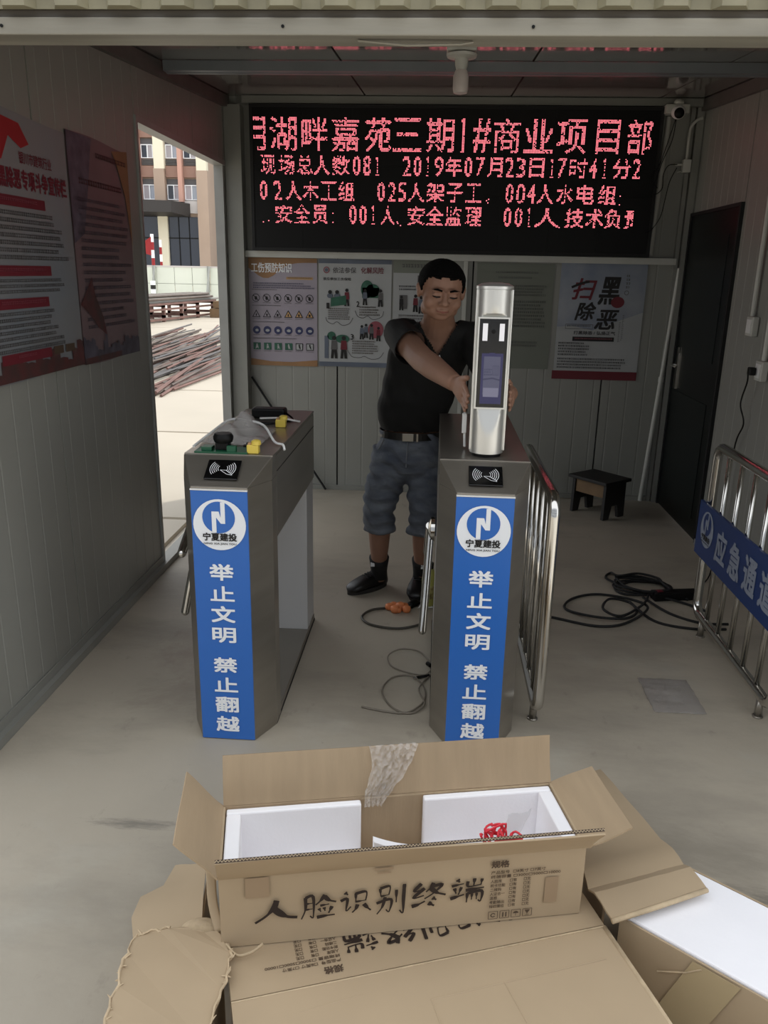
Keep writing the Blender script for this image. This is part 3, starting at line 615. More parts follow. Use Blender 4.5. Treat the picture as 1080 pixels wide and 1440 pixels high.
for k, pts in enumerate(([(1.48, 5.74, 2.59), (1.44, 5.745, 2.42), (1.405, 5.735, 2.3), (1.36, 5.74, 2.22), (1.41, 5.745, 2.16)], [(1.48, 5.74, 2.58), (1.47, 5.745, 2.45), (1.425, 5.74, 2.33), (1.40, 5.74, 2.24), (1.38, 5.74, 2.17)],
                         [(1.53, 5.78, 2.31), (1.47, 5.77, 2.30), (1.44, 5.75, 2.24), (1.44, 5.74, 2.16), (1.40, 5.735, 2.12), (1.36, 5.73, 2.13)], [(1.53, 5.78, 2.29), (1.49, 5.77, 2.2), (1.47, 5.76, 2.08), (1.45, 5.75, 1.98), (1.40, 5.74, 1.90), (1.36, 5.735, 1.88)])):
    o = obj('wire', MB().tube(cat(pts, 5), .0028, 5), m_black)
    tag(o, ['black wire looping from the camera past the LED board edge', 'shorter inner black wire below the camera', 'black wire from junction box looping behind the LED board', 'longest black wire hanging low beside the LED board'][k], 'wire')
lp = thing('ceiling_lamp', 'white lamp bulb in a round holder on the ceiling before the LED board', 'lamp', (.062, 3.94, 2.56))
obj('backplate', MB().box(-.005, .125, 3.89, 3.99, 2.525, 2.558), m_pvc, lp, bevel=.005)
obj('holder', MB().lathe((.062, 3.94, 2.455), [(.022, 0), (.028, .02), (.03, .045), (.065, .052), (.068, .062), (.03, .072)], 20), m_pvc, lp, auto=40)
obj('bulb', MB().lathe((.062, 3.94, 2.365), [(.012, -.004), (.03, 0), (.034, .015), (.034, .07), (.026, .09)], 20), mat('opal_bulb', (206, 196, 192), .35), lp, auto=40)

# ================================================================ RIGHT WALL FITTINGS
def socket(z, y, label):
    t = thing('wall_socket', label, 'socket', (XR-.01, y, z))
    obj('box', MB().box(XR-.036, XR-.003, y-.045, y+.045, z-.05, z+.05), m_pvc, t, bevel=.004)
    obj('face', MB().box(XR-.040, XR-.036, y-.03, y+.03, z-.035, z+.035), m_white, t)
    return t
socket(1.36, 4.44, 'blank white socket box on the right wall, the higher of two'); socket(1.15, 4.23, 'white socket on the right wall with a black plug in it')
o = obj('conduit_pipe', MB().cyl((XR-.018, 4.46, 1.412), (XR-.018, 4.46, 2.3), .012, 8), m_pvc); tag(o, 'thin white conduit rising above the upper wall socket', 'pipe')
o = obj('conduit_pipe', MB().cyl((XR-.018, 4.22, 1.202), (XR-.018, 4.22, 2.2), .012, 8), m_pvc); tag(o, 'thin white conduit rising above the plugged-in wall socket', 'pipe')
t = thing('plug_lead', 'black plug and lead hanging from the right wall socket', 'cable', (XR-.06, 4.25, .7))
obj('plug', MB().box(XR-.075, XR-.041, 4.235, 4.275, 1.125, 1.165), m_black, t, bevel=.006)
obj('cord', MB().tube(cat([(XR-.07, 4.265, 1.13), (XR-.055, 4.30, 1.08), (XR-.05, 4.36, .96), (XR-.03, 4.33, .86), (XR-.03, 4.40, .74), (XR-.03, 4.42, .5), (XR-.05, 4.40, .2), (XR-.12, 4.25, .02), (1.45, 4.1, .008)], 6), .004, 6), m_black, t)
t = thing('yellow_poster', 'narrow yellowed poster edge on the right wall at the frame', 'poster', (XR-.003, 4.2, 1.3))
obj('sheet', MB().box(XR-.004, XR-.001, 3.75, 4.14, 1.22, 1.86), mat('yellowed_paper', (150, 132, 88), .6), t)
obj('red_print', MB().box(XR-.005, XR-.004, 3.8, 4.10, 1.62, 1.80), m_redd, t)

# ================================================================ LEFT WALL POSTERS
def wall_poster(nm, label, y0, y1, z0, z1, m, wob):
    t = thing(nm, label, 'poster', (XL+.004, y0, z0)); mb = MB(); n, k = 16, 8; gr = []
    for j in range(k+1):
        for i in range(n+1):
            u, v = i/n, j/k; gr.append(V((XL+.004+wob*(.5+.5*math.sin(u*7+v*5)), y0+(y1-y0)*u, z0+(z1-z0)*v+.012*math.sin(u*5)*(v-.5))))
    mb.v = gr+[V((XL+.003, q.y, q.z)) for q in gr]; n1 = len(gr)
    mb.f = [(j*(n+1)+i, j*(n+1)+i+1, (j+1)*(n+1)+i+1, (j+1)*(n+1)+i) for j in range(k) for i in range(n)]; mb.f += [tuple(n1+q for q in f[::-1]) for f in mb.f]
    obj('sheet', mb, m, t, smooth=True)
    return t, Pr(t, (XL+.0045+wob, y0, z1), (0, 1, 0), (0, 0, -1))
m_pa = mat('blue_grey_poster', (122, 128, 134), .45, 0, .25, 2.2, col2=(130, 126, 124)); m_pb = mat('mauve_poster', (118, 98, 100), .45, 0, .2, 2.5)
m_sil = mat('dark_skyline_print', (92, 44, 44), .5, 0, .5, 14, col2=(60, 48, 46)); m_sil2 = mat('grey_skyline_print', (84, 80, 92), .5, 0, .5, 16)
rp = random.Random(11)
def skyline(p, name, m, W, H, hmax, n, l=1):
    pts = [(0, H)]; u = 0
    while u < W:
        du = W/n*rp.uniform(.5, 1.5); h = hmax*rp.uniform(.35, 1)*(1 if rp.random() > .2 else 1.35); pts += [(u, H-h), (min(W, u+du*.4), H-h*1.02), (min(W, u+du), H-h*.9)]; u += du
    pts += [(W, H)]
    for (a, b), (c, d) in zip(pts, pts[1:]):
        if c > a: p.poly(name, m, [(a, b), (a, H), (c, H), (c, d)], l)
t, p = wall_poster('campaign_poster', 'grey-blue wall poster with dark red headings and city skyline at the bottom', 2.42, 3.282, 1.205, 2.095, m_pa, .003)
p.poly('red_flag_print', m_red, [(0, 0), (.50, .03), (.56, .09), (.50, .11), (.42, .08), (.36, .16), (.28, .17), (0, .12)], 1)
p.text('heading', m_redd, '银川市建筑行业', .48, .12, .72, .16, 1, .01); p.text('heading', m_redd, '扫黑除恶专项斗争宣传栏', .28, .18, .83, .245, 1, .03)
for v in (.27, .50, .61): p.rect('heading_bar', m_redd, .22 if v > .6 else .12, v, .64 if v < .55 else .60, v+.035, 1); p.lines('heading_bar_text', m_pkr, .26, v+.008, .58, v+.028, 1, l=2, short=.05)
for v0, v1, n_ in ((.32, .49, 7), (.545, .60, 3), (.655, .80, 7)): p.lines('small_text', m_ink_g, .12, v0, .83, v1, n_, l=1, short=.35)
skyline(p, 'skyline_print', m_sil, .862, .89, .085, 16, 1); p.rect('heading_bar', m_redd, .22, .795, .58, .83, 2); p.lines('heading_bar_text', m_pkr, .33, .803, .46, .82, 1, l=3, short=0)
p.rect('stamp_box', m_ink_br, .6, .795, .68, .825, 2); p.rect('stamp_box', m_ink_br, .70, .795, .78, .825, 2); p.rect('footer_band', m_sil, 0, .86, .862, .89, 2)
p.done()
t, p = wall_poster('campaign_poster', 'mauve wall poster of dense small text nearest the left doorway', 3.29, 3.922, 1.20, 2.105, m_pb, .003)
p.poly('corner_print', m_sil2, [(0, 0), (0, .42), (.1, .38), (.17, .2), (.22, .05), (.24, 0)], 0); p.poly('corner_print', m_gold, [(.45, .02), (.632, .0), (.632, .42), (.58, .2), (.5, .07)], 0)
p.lines('brush_heading', m_sil, .27, .05, .60, .085, 1, l=1, short=.02); p.lines('heading', m_sil, .08, .165, .53, .205, 1, l=1, short=.02)
p.lines('small_text', m_sil2, .06, .24, .60, .78, 17, l=1, short=.3, fill=.42)
p.poly('swan_print', m_sil, [(.0, .66), (.10, .58), (.13, .55), (.15, .62), (.22, .72), (.25, .80), (.16, .76), (.08, .70)], 2)
skyline(p, 'skyline_print', m_sil2, .632, .905, .12, 18, 1); p.rect('footer_band', m_sil, 0, .88, .4, .905, 2)
p.done()

# ================================================================ TURNSTILES
m_card_blk = mat('glossy_black_reader', (10, 10, 11), .15)
ZV = lambda z: .915-z
def emblem(p, u, v, r, mw, mblue, txt=True, l=1):
    p.ell('emblem', mw, u, v, r, None, l, n=40); cu, cv = u-.002, v-r*.29
    p.ell('emblem_blue', mblue, cu, cv, r*.62, None, l+1, n=32)
    a = r*.62
    # upright bolt shape: two bars joined by a slanting block
    p.rect('emblem_bolt', mw, cu+.13*a, cv-.97*a, cu+.40*a, cv+.38*a, l+2)
    p.rect('emblem_bolt', mw, cu-.42*a, cv-.38*a, cu-.15*a, cv+.95*a, l+2)
    p.poly('emblem_bolt', mw, [(cu-.15*a, cv-.38*a), (cu-.15*a, cv+.0*a), (cu+.13*a, cv+.38*a), (cu+.13*a, cv+.0*a), (cu+.02*a, cv-.38*a)], l+2)
    if txt:
        p.text('emblem_name', m_ink_k, '宁夏建投', u-.64*r, v+.32*r, u+.64*r, v+.62*r, l+3, .03)
        p.text('emblem_pinyin', m_ink_k, 'NING XIA JIAN TOU', u-.62*r, v+.70*r, u+.62*r, v+.79*r, l+3, .02)
def turnstile(label, cx, y0, arms, hz=.80):
    t = thing('turnstile', label, 'turnstile', (cx, y0, 0), 0, None)
    L = lambda pts, z: [(x, y, z) for x, y in pts]
    low = [(-.093, 0), (.093, 0), (.15, .115), (.15, .19), (-.15, .19), (-.15, .115)]
    mid = low; top = [(-.147, .125), (.147, .125), (.15, .13), (.15, .19), (-.15, .19), (-.15, .13)]
    b = MB().hexa(L(low, .0), L(mid, .925)); obj('front_pedestal', b, m_steel, t, local=True, bevel=.002)
    obj('reader_housing', MB().hexa(L(mid, .9255), L(top, 1.0)), m_steel, t, local=True, bevel=.0015)
    obj('upper_box', MB().box(-.15, .15, .191, 1.04, .70, .993), m_steel, t, local=True, bevel=.003)
    obj('side_seam', MB().box(-.1512, .1512, .20, 1.035, .935, .938), m_dark, t, local=True)
    obj('lid', MB().box(-.1505, .1505, .135, 1.042, .995, 1.004), m_steel, t, local=True, bevel=.0015)
    obj('rear_pedestal', MB().box(-.145, .145, .86, 1.035, .03, .698), mat('brushed_steel_panel', (206, 206, 206), .5, .25, .03, 3) if 'brushed_steel_panel' not in bpy.data.materials else bpy.data.materials['brushed_steel_panel'], t, local=True, bevel=.002)
    obj('base_plate', MB().box(-.148, .148, .192, 1.04, .006, .03), m_steel, t, local=True, bevel=.002)
    obj('base_gasket', MB().box(-.15, .15, .12, 1.042, 0, .006), m_blk2, t, local=True)
    # blue banner with print
    bn = obj('banner', MB().hexa(L([(-.093, -.004), (.093, -.004), (.094, .0), (-.094, .0)], .004), L([(-.093, -.004), (.093, -.004), (.094, .0), (-.094, .0)], .915)), m_blue, t, local=True)
    obj('banner_top_edge', MB().box(-.094, .094, -.006, .002, .9145, .919), m_white, t, local=True)
    p = Pr(t, (-.093, -.0045, .915), (1, 0, 0), (0, 0, -1), local=True)
    emblem(p, .0925, ZV(.80), .087, m_ink_w, m_blue)
    for ch, z1, z0 in (('举', .663, .607), ('止', .584, .533), ('文', .512, .455), ('明', .433, .380), ('禁', .321, .267), ('止', .245, .192), ('翻', .170, .113), ('越', .093, .036)):
        p.text('slogan', m_ink_w, ch, .053, ZV(z1), .132, ZV(z0), 1, .03)
    p.done()
    # card reader on the sloping face
    e = V((0, .125, .0745)).normalized(); nrm = V((0, -e.z, e.y)); c = V((0, .0625, .9635))+nrm*.0025
    rd = obj('card_reader', MB().slab(c-V((.055, 0, 0))-e*.045, (.11, 0, 0), e*.09, nrm*.006), m_card_blk, t, local=True, bevel=.002)
    p = Pr(t, c+e*.045-V((.055, 0, 0))+nrm*.006, (1, 0, 0), -e, local=True, eps=.0005)
    for r in (.017, .0235, .030, .0365, .043):
        for s in (0, PI): p.ring('card_symbol', m_ink_w, .055, .042, r-.0018, r, 1, 12, s-.72, s+.72)
    p.line('card_symbol', m_ink_w, [(.048, .050), (.072, .068), (.090, .072), (.088, .066), (.066, .050), (.048, .050)], .0018, 2)
    p.done()
    hub = MB().lathe((-.151, .56, hz), [(.05, -.004), (.05, -.02), (.03, -.03)], 20, 0)
    obj('tripod_hub', hub, m_steel2, t, local=True, auto=40)
    for a, b_ in arms: obj('tripod_arm', MB().cyl(a, b_, .0165, 14).ball(b_, .0165, n=12, m=6), m_steel2, t, local=True, auto=40)
    return t
turnstile('turnstile on the left with circuit board and loose parts on top', -.683, 2.437, [((-.19, .53, .77), (-.29, .47, .27)), ((-.19, .55, .80), (-.22, .95, .52)), ((-.19, .50, .80), (-.2, .2, .62))])
turnstile('turnstile on the right carrying the silver face terminal', .175, 2.475, [((-.172, .55, .62), (-.19, .43, .235)), ((-.175, .60, .62), (-.185, .90, .40))], .62)
# face terminal
ft = thing('face_terminal', 'silver cylindrical face recognition terminal standing on the right turnstile', 'terminal', (.182, 2.70, 1.004))
m_sil_ = mat('brushed_aluminium', (224, 224, 220), .34, .8, .02, 4)
R0 = .057; TH = .0
def cut(h):    # forward limit of the body at height h
    if h > .475: return R0
    if h > .462: return R0-(.475-h)/.013*.018
    if h > .165: return R0-.018+(.462-h)*.01
    if h > .055: return R0-.015+(.165-h)/.11*.020
    return R0+.01
mb = MB(); rs = []
for h in (0.012, .03, .055, .07, .085, .1, .115, .13, .145, .155, .165, .20, .28, .38, .461, .463, .469, .474, .477, .50, .535, .548):
    ring = []
    for j in range(64):
        a = 2*PI*j/64; x, y = R0*math.cos(a)*1.0, R0*math.sin(a)
        y = max(y, -cut(h)); ring.append(V((.182+x, 2.70+y, 1.004+h)))
    rs.append(ring)
obj('body', mb.rings(rs), m_sil_, ft, auto=28)
obj('top_cap', MB().lathe((.182, 2.70, 1.004), [(.056, .5485), (.0605, .549), (.0605, .558), (.045, .566), (.02, .569)], 40), m_sil_, ft, auto=35)
obj('foot_ring', MB().lathe((.182, 2.70, 1.004), [(.05, .0), (.05, .012)], 32), m_black, ft, auto=35)
fy = 2.70-R0+.018-.004
obj('side_strip', MB().box(.182-.060, .182-.053, 2.68, 2.695, 1.004+.02, 1.004+.548).box(.182+.053, .182+.060, 2.68, 2.695, 1.004+.02, 1.004+.548), m_sil_, ft, bevel=.002)
zf0, zf1 = 1.004+.165, 1.004+.462
e_ = MB().box(.182-.051, .182+.051, fy-.004, fy+.004, zf0, zf0+.005).box(.182-.051, .182+.051, fy-.004, fy+.004, zf1-.005, zf1).box(.182-.051, .182-.046, fy-.004, fy+.004, zf0+.005, zf1-.005).box(.182+.046, .182+.051, fy-.004, fy+.004, zf0+.005, zf1-.005)
obj('screen_frame', e_, m_sil_, ft)
sg = obj('screen_glass', MB().box(.182-.046, .182+.046, fy-.002, fy+.004, zf0+.005, zf1-.005), m_card_blk, ft)
for s in (-1, 1): obj('fill_light', MB().box(.182+s*.027-.008, .182+s*.027+.008, fy-.0034, fy-.0021, zf1-.075, zf1-.02), mat('lit_light_bar', (200, 200, 200), .4, emit=(.9, .88, .92, 1), es=.3), ft)
obj('lens', MB().lathe((.182, fy-.003, zf1-.045), [(.006, .001), (.007, 0), (.004, -.001)], 16, 1), m_black, ft)
m_s1 = mat('screen_lit_violet', (10, 10, 20), .3, emit=(.03, .028, .09, 1), es=.6); m_s2 = mat('screen_lit_grey', (10, 10, 20), .3, emit=(.10, .10, .16, 1), es=.55); m_s3 = mat('screen_lit_pale', (10, 10, 20), .3, emit=(.19, .185, .26, 1), es=.6); m_s4 = mat('screen_lit_dark', (8, 8, 14), .3, emit=(.03, .03, .06, 1), es=.9)
p = Pr(ft, (.182-.046, fy-.0022, zf1-.005), (1, 0, 0), (0, 0, -1), eps=.0004)
p.rect('screen_image', m_s1, .012, .11, .082, .275, 0); p.rect('screen_image', m_s2, .02, .12, .074, .245, 1); p.rect('screen_image', m_s1, .036, .108, .055, .118, 1)
p.rect('screen_panel', m_s3, .022, .222, .072, .252, 2)
p.line('screen_lines', m_s4, [(.02, .195), (.05, .190), (.074, .196)], .005, 2); p.line('screen_lines', m_s4, [(.05, .15), (.07, .15), (.07, .18), (.05, .18), (.05, .15)], .0012, 2)
for u in (.055, .06, .065): p.line('screen_lines', m_s4, [(u, .15), (u, .18)], .001, 2)
p.lines('screen_lines', m_s4, .022, .16, .045, .185, 3, l=2)
p.done()
# small white lead held beside the terminal
o = obj('white_plug', MB().tube(cat([(.108, 2.80, 1.15), (.108, 2.79, 1.09), (.112, 2.79, 1.01)], 5), .005, 8).box(.099, .115, 2.782, 2.798, 1.06, 1.13), m_white, bevel=.002); tag(o, 'thin white plug and lead beside the foot of the face terminal', 'plug')

# ---- loose parts on the left turnstile (top z 1.004)
TZ = 1.0045
t = thing('circuit_board', 'green circuit board module at the front of the left turnstile top', 'circuit board', (-.74, 2.61, TZ))
obj('board', MB().box(-.80, -.62, 2.575, 2.66, TZ, TZ+.006), m_green, t)
obj('relay', MB().box(-.69, -.66, 2.58, 2.60, TZ+.006, TZ+.025).box(-.78, -.745, 2.59, 2.63, TZ+.006, TZ+.018), m_green, t, label='green terminal blocks')
obj('chip', MB().box(-.735, -.69, 2.60, 2.64, TZ+.006, TZ+.03), m_black, t, bevel=.002); obj('coil', MB().lathe((-.712, 2.625, TZ+.03), [(.03, 0), (.034, .01), (.034, .02), (.028, .03)], 20), m_black, t, auto=40)
def yplug(x, y, label):
    t = thing('yellow_connector', label, 'connector', (x, y, TZ))
    obj('housing', MB().box(x-.022, x+.018, y-.015, y+.015, TZ, TZ+.03), m_yel, t, bevel=.003)
    obj('dial', MB().lathe((x+.008, y, TZ+.03), [(.017, 0), (.016, .012), (.01, .016)], 14), m_yel, t, auto=40); obj('screw', MB().box(x-.018, x-.008, y-.01, y+.01, TZ+.03, TZ+.036), m_tan2, t)
yplug(-.602, 2.60, 'yellow connector beside the green circuit board at the turnstile front'); yplug(-.60, 3.08, 'yellow connector further back on the left turnstile')
t = thing('black_adapter', 'black adapter lying at the rear of the left turnstile', 'adapter', (-.70, 3.28, TZ))
obj('case', MB().box(-.76, -.62, 3.25, 3.32, TZ, TZ+.04), m_black, t, bevel=.008); obj('lead', MB().tube(cat([(-.62, 3.28, TZ+.02), (-.58, 3.22, TZ+.005), (-.62, 3.15, TZ+.004), (-.68, 3.12, TZ+.004), (-.72, 3.16, TZ+.004)], 5), .004, 6), m_black, t)
t = thing('black_clip', 'small black clip between the two yellow connectors', 'clip', (-.63, 2.68, TZ)); obj('body', MB().box(-.645, -.615, 2.665, 2.685, TZ, TZ+.02), m_black, t, bevel=.003); obj('jaw', MB().box(-.655, -.645, 2.668, 2.682, TZ, TZ+.01), m_black, t)
o = obj('white_cable', MB().tube(cat([(-.815, 2.62, TZ+.012), (-.79, 2.78, TZ+.035), (-.76, 2.90, TZ+.055), (-.70, 2.90, TZ+.055), (-.62, 2.84, TZ+.05), (-.56, 2.74, TZ+.012), (-.527, 2.72, TZ+.006), (-.518, 2.705, TZ-.01)], 6), .0045, 8), m_white); tag(o, 'white cable arching over the left turnstile top and hanging off its right edge', 'cable')
o = obj('white_cable', MB().tube(cat([(-.70, 3.14, TZ+.02), (-.62, 3.16, TZ+.02), (-.56, 3.155, TZ+.012), (-.54, 3.15, TZ+.01)], 5), .007, 8, flat=.6), m_white); tag(o, 'short white cable end behind the rear yellow connector', 'cable')
m_bag2 = mat('cloudy_plastic_bag', (186, 180, 174), .12, 0, .15, 14, .9, 30, alpha=.38)
m_bag3 = mat('clear_plastic_bag', (190, 186, 182), .15, 0, .1, 14, .6, 40, alpha=.42)
def film(name, label, x0, x1, y0, y1, z, h, parent=None, seed=1, nx=12, ny=14, m=None):
    r = random.Random(seed); mb = MB(); v = []
    for j in range(ny+1):
        for i in range(nx+1):
            a, b = i/nx, j/ny; e = math.sin(PI*a)*math.sin(PI*b)
            v.append((x0+(x1-x0)*a+r.uniform(-.003, .003), y0+(y1-y0)*b+r.uniform(-.003, .003), z+h*max(0, e*(.5+.5*math.sin(a*7+b*3+seed)*math.cos(b*8-a*4))+r.uniform(0, .06))))
    mb.add(v, [(j*(nx+1)+i, j*(nx+1)+i+1, (j+1)*(nx+1)+i+1, (j+1)*(nx+1)+i) for j in range(ny) for i in range(nx)]); o = obj(name, mb, m or m_clear, None, smooth=True)
    o.modifiers.new('thick', 'SOLIDIFY').thickness = .0004
    return tag(o, label, 'plastic bag')
film('plastic_bag', 'clear plastic bag draped over the left turnstile top', -.825, -.60, 2.70, 3.0, TZ+.004, .10, seed=5, m=m_bag3)
film('plastic_bag', 'flat clear plastic bag lying on the floor before the railing barrier', .885, 1.085, 2.77, 3.04, .003, .010, seed=6, m=m_bag2)

# ================================================================ RAIL BARRIERS
def barrier(label, loc, rz, L=.90, sign=True, tilt=0, name='crowd_barrier'):
    """local: runs along +y, sign on the -x side"""
    t = thing(name, label, 'barrier', loc, rz); r = .021; z0, z1 = .09, .885; c = .06
    loop = []
    for (y, z, a0) in ((L-c, z1-c, 0), (c, z1-c, 90), (c, z0+c, 180), (L-c, z0+c, 270)):
        for k in range(5):
            a = math.radians(a0+k*22.5); loop.append((0, y+c*math.cos(a), z+c*math.sin(a)))
    obj('frame', MB().tube(loop, r, 12, closed=True, up=V((1, 0, 0))), m_steel2, t, smooth=True, local=True)
    n = 6
    for k in range(1, n): obj('bar', MB().cyl((0, L*k/n, z0), (0, L*k/n, z1), .0115, 10), m_steel2, t, smooth=True, local=True)
    for y in (.10, L-.10): obj('foot', MB().cyl((0, y, 0), (0, y, .075), .014, 10).cyl((0, y, 0), (0, y, .005), .02, 12), m_steel, t, smooth=True, local=True)
    if sign:
        obj('sign_board', MB().box(-.036, -.024, -.02, L+.035, .375, .625), m_bluedk, t, local=True)
        p = Pr(t, (-.0365, L+.035, .625), (0, -1, 0), (0, 0, -1), local=True)
        emblem(p, .135, .105, .082, mat('sign_white', (140, 148, 164), .6), m_bluedk)
        for i, ch in enumerate('应急通道'): p.text('lettering', bpy.data.materials['sign_white'], ch, .265+i*.165, .055, .385+i*.165, .195, 1, .03)
        p.done()
    return t
barrier('railing barrier with blue emergency-lane sign along the right wall', (1.275, 2.68, 0), 0)
barrier('plain polished railing barrier close against the right turnstile', (.412, 2.58, 0), 0, .86, False)

# ================================================================ STOOL
st = thing('step_stool', 'small black wooden stool with raw brown rail by the back wall', 'stool', (1.165, 5.46, 0), math.atan2(-.24, .2))
# local x = long side
Ls, Ws, Hs = .33, .27, .27
obj('seat', MB().box(-Ls/2, Ls/2, -Ws/2, Ws/2, Hs-.022, Hs), m_blkwood, st, local=True, bevel=.003)
for s in (-1, 1):
    x = s*(Ls/2-.03)
    obj('leg_board', MB().add([(x+a, y, z) for a in (-.011, .011) for y, z in ((-.11, 0), (-.105, Hs-.023), (.105, Hs-.023), (.11, 0), (.05, 0), (.03, .09), (-.03, .09), (-.05, 0))], [(0, 1, 2, 3, 4, 5, 6, 7)[::-1], tuple(range(8, 16))]+[(i, (i+1) % 8, 8+(i+1) % 8, 8+i) for i in range(8)]), m_blkwood, st, local=True)
    obj('rail', MB().box(-Ls/2+.042, Ls/2-.042, s*.085-.009, s*.085+.009, Hs-.12, Hs-.023), m_wood, st, local=True, label='unpainted brown rail')

# ================================================================ CABLES ON THE FLOOR
def cable(label, pts, r, m, name='cable', sub=7, z=None, group=None):
    o = obj(name, MB().tube(cat(pts, sub), r, 6), m, smooth=True); return tag(o, label, 'cable', group)
z = .007
coil = [(.46, 3.62, z), (.59, 3.615, z), (.80, 3.53, z), (.95, 3.56, z+.008), (1.10, 3.75, z+.01), (1.05, 3.88, z), (.88, 3.93, z), (.74, 3.85, z), (.69, 3.72, z), (.80, 3.61, z+.014), (.95, 3.60, z+.014), (1.04, 3.72, z), (1.03, 3.84, z), (.93, 3.84, z+.014), (.88, 3.74, z), (.95, 3.66, z), (1.08, 3.78, z+.014), (1.14, 3.9, z+.02)]
cable('long black cable snaking from the right turnstile into the floor coil', coil, .0065, m_blk2)
pts = []
for k in range(36):
    a = k*2*PI/8; q = .85+.15*math.sin(k*1.7); pts.append((1.14+.16*q*math.cos(a)+.01*math.sin(k*2.3), 4.03+.13*q*math.sin(a), .008+.0035*(k//3)))
pts = [(1.34, 3.90, .01)]+pts+[(1.02, 4.25, .01), (.98, 4.15, .01), (1.1, 3.95, .03), (1.3, 3.86, .01), (1.4, 3.75, .01)]
cable('bundled black cable coil on the floor by the railing barrier', pts, .0065, m_blk2)
cable('black cable tail curving under the railing barrier', [(1.02, 3.80, z+.02), (1.1, 3.62, z), (1.25, 3.55, z), (1.42, 3.56, z)], .0065, m_blk2)
cable('second black cable tail running under the railing barrier', [(1.10, 3.86, .03), (1.2, 3.72, z), (1.32, 3.62, z), (1.45, 3.62, z)], .0065, m_blk2)
t = thing('power_strip', 'black power strip lying at the cable coil', 'power strip', (1.28, 3.93, 0), .2); obj('case', MB().box(-.12, .12, -.03, .03, .0, .045), m_black, t, local=True, bevel=.005); obj('switch', MB().box(-.10, -.07, -.012, .012, .045, .05), m_redd, t, local=True)
cable('dark ring of cable on the floor with orange connectors', [(-.07, 3.66, .012), (-.17, 3.64, z), (-.27, 3.60, z), (-.31, 3.51, z), (-.26, 3.43, z), (-.14, 3.40, z), (-.05, 3.44, z), (.0, 3.50, z)], .006, mat('olive_cable', (66, 62, 54), .5))
cable('thick black cable end running from the orange connectors to the turnstile', [(-.085, 3.66, .012), (-.05, 3.69, .015), (.02, 3.68, .01), (.10, 3.60, z)], [.02]*8+[.008]*14, m_black, sub=7)
t = thing('orange_connectors', 'cluster of orange rubber connectors on the floor cable', 'connector', (-.14, 3.63, 0))
for k, (x, y, s) in enumerate(((-.185, 3.63, .022), (-.155, 3.60, .024), (-.13, 3.635, .026), (-.10, 3.61, .022), (-.165, 3.655, .02), (-.11, 3.65, .02), (-.14, 3.60, .018))):
    obj('connector_cap', MB().lathe((x, y, .002), [(s*.8, 0), (s, s*.5), (s*.9, s*1.1), (s*.5, s*1.35), (s*.25, s*1.3)], 12), m_orange, t, smooth=True)
m_thin = mat('thin_grey_cable', (120, 112, 100), .5)
cable('thin grey cable looped on the floor, lower loop', [(-.235, 2.69, z), (-.14, 2.665, z), (-.06, 2.665, z), (.0, 2.75, z), (.0, 2.86, z), (-.05, 2.95, z), (-.13, 2.93, z), (-.165, 2.82, z), (-.12, 2.70, z), (-.05, 2.66, z), (.005, 2.72, z+.006), (-.02, 2.84, z+.006), (.03, 2.98, z)], .0035, m_thin)
cable('thin pale cable looped on the floor, upper loop', [(.03, 3.02, z), (.0, 2.96, z+.004), (-.07, 2.98, z), (-.14, 3.03, z), (-.16, 3.12, z), (-.11, 3.19, z), (-.03, 3.18, z), (.015, 3.10, z), (.035, 3.03, z)], .003, mat('pale_cable', (132, 124, 112), .5))
t = thing('cable_plug', 'small black plug on the thin looped cable', 'plug', (.0, 2.95, 0)); obj('shell', MB().cyl((-.03, 2.93, .012), (.02, 2.955, .012), .006, 8).cyl((.01, 3.06, .012), (.025, 3.04, .012), .009, 8), m_black, t); obj('tip', MB().cyl((-.045, 2.923, .012), (-.03, 2.93, .012), .004, 6), m_steel2, t)
# bottle behind the turnstile
t = thing('drink_bottle', 'yellow-green drink bottle with black cap behind the right turnstile', 'bottle', (.012, 3.68, 0))
obj('body', MB().lathe((.008, 3.70, 0), [(.03, 0), (.038, .01), (.038, .14), (.034, .17), (.016, .20)], 20), mat('yellow_green_drink', (176, 174, 92), .3), t, auto=40)
obj('label', MB().lathe((.008, 3.70, 0), [(.0386, .05), (.0386, .12)], 20), mat('bottle_label', (196, 190, 120), .5, 0, .3, 40, col2=(110, 86, 40)), t, smooth=True)
obj('cap', MB().lathe((.008, 3.70, .2), [(.018, 0), (.018, .03)], 16), m_black, t, auto=40)
o = obj('paper_scrap', MB().add([(-.045, 3.655, .006), (.03, 3.66, .01), (.02, 3.72, .03), (-.01, 3.725, .028), (-.045, 3.655, .003), (.03, 3.66, .005), (.02, 3.72, .026), (-.01, 3.725, .024)], [(0, 1, 2, 3), (7, 6, 5, 4), (0, 4, 5, 1), (1, 5, 6, 2), (2, 6, 7, 3), (3, 7, 4, 0)]), m_white); tag(o, 'small white paper scrap on the floor beside the drink bottle', 'paper')

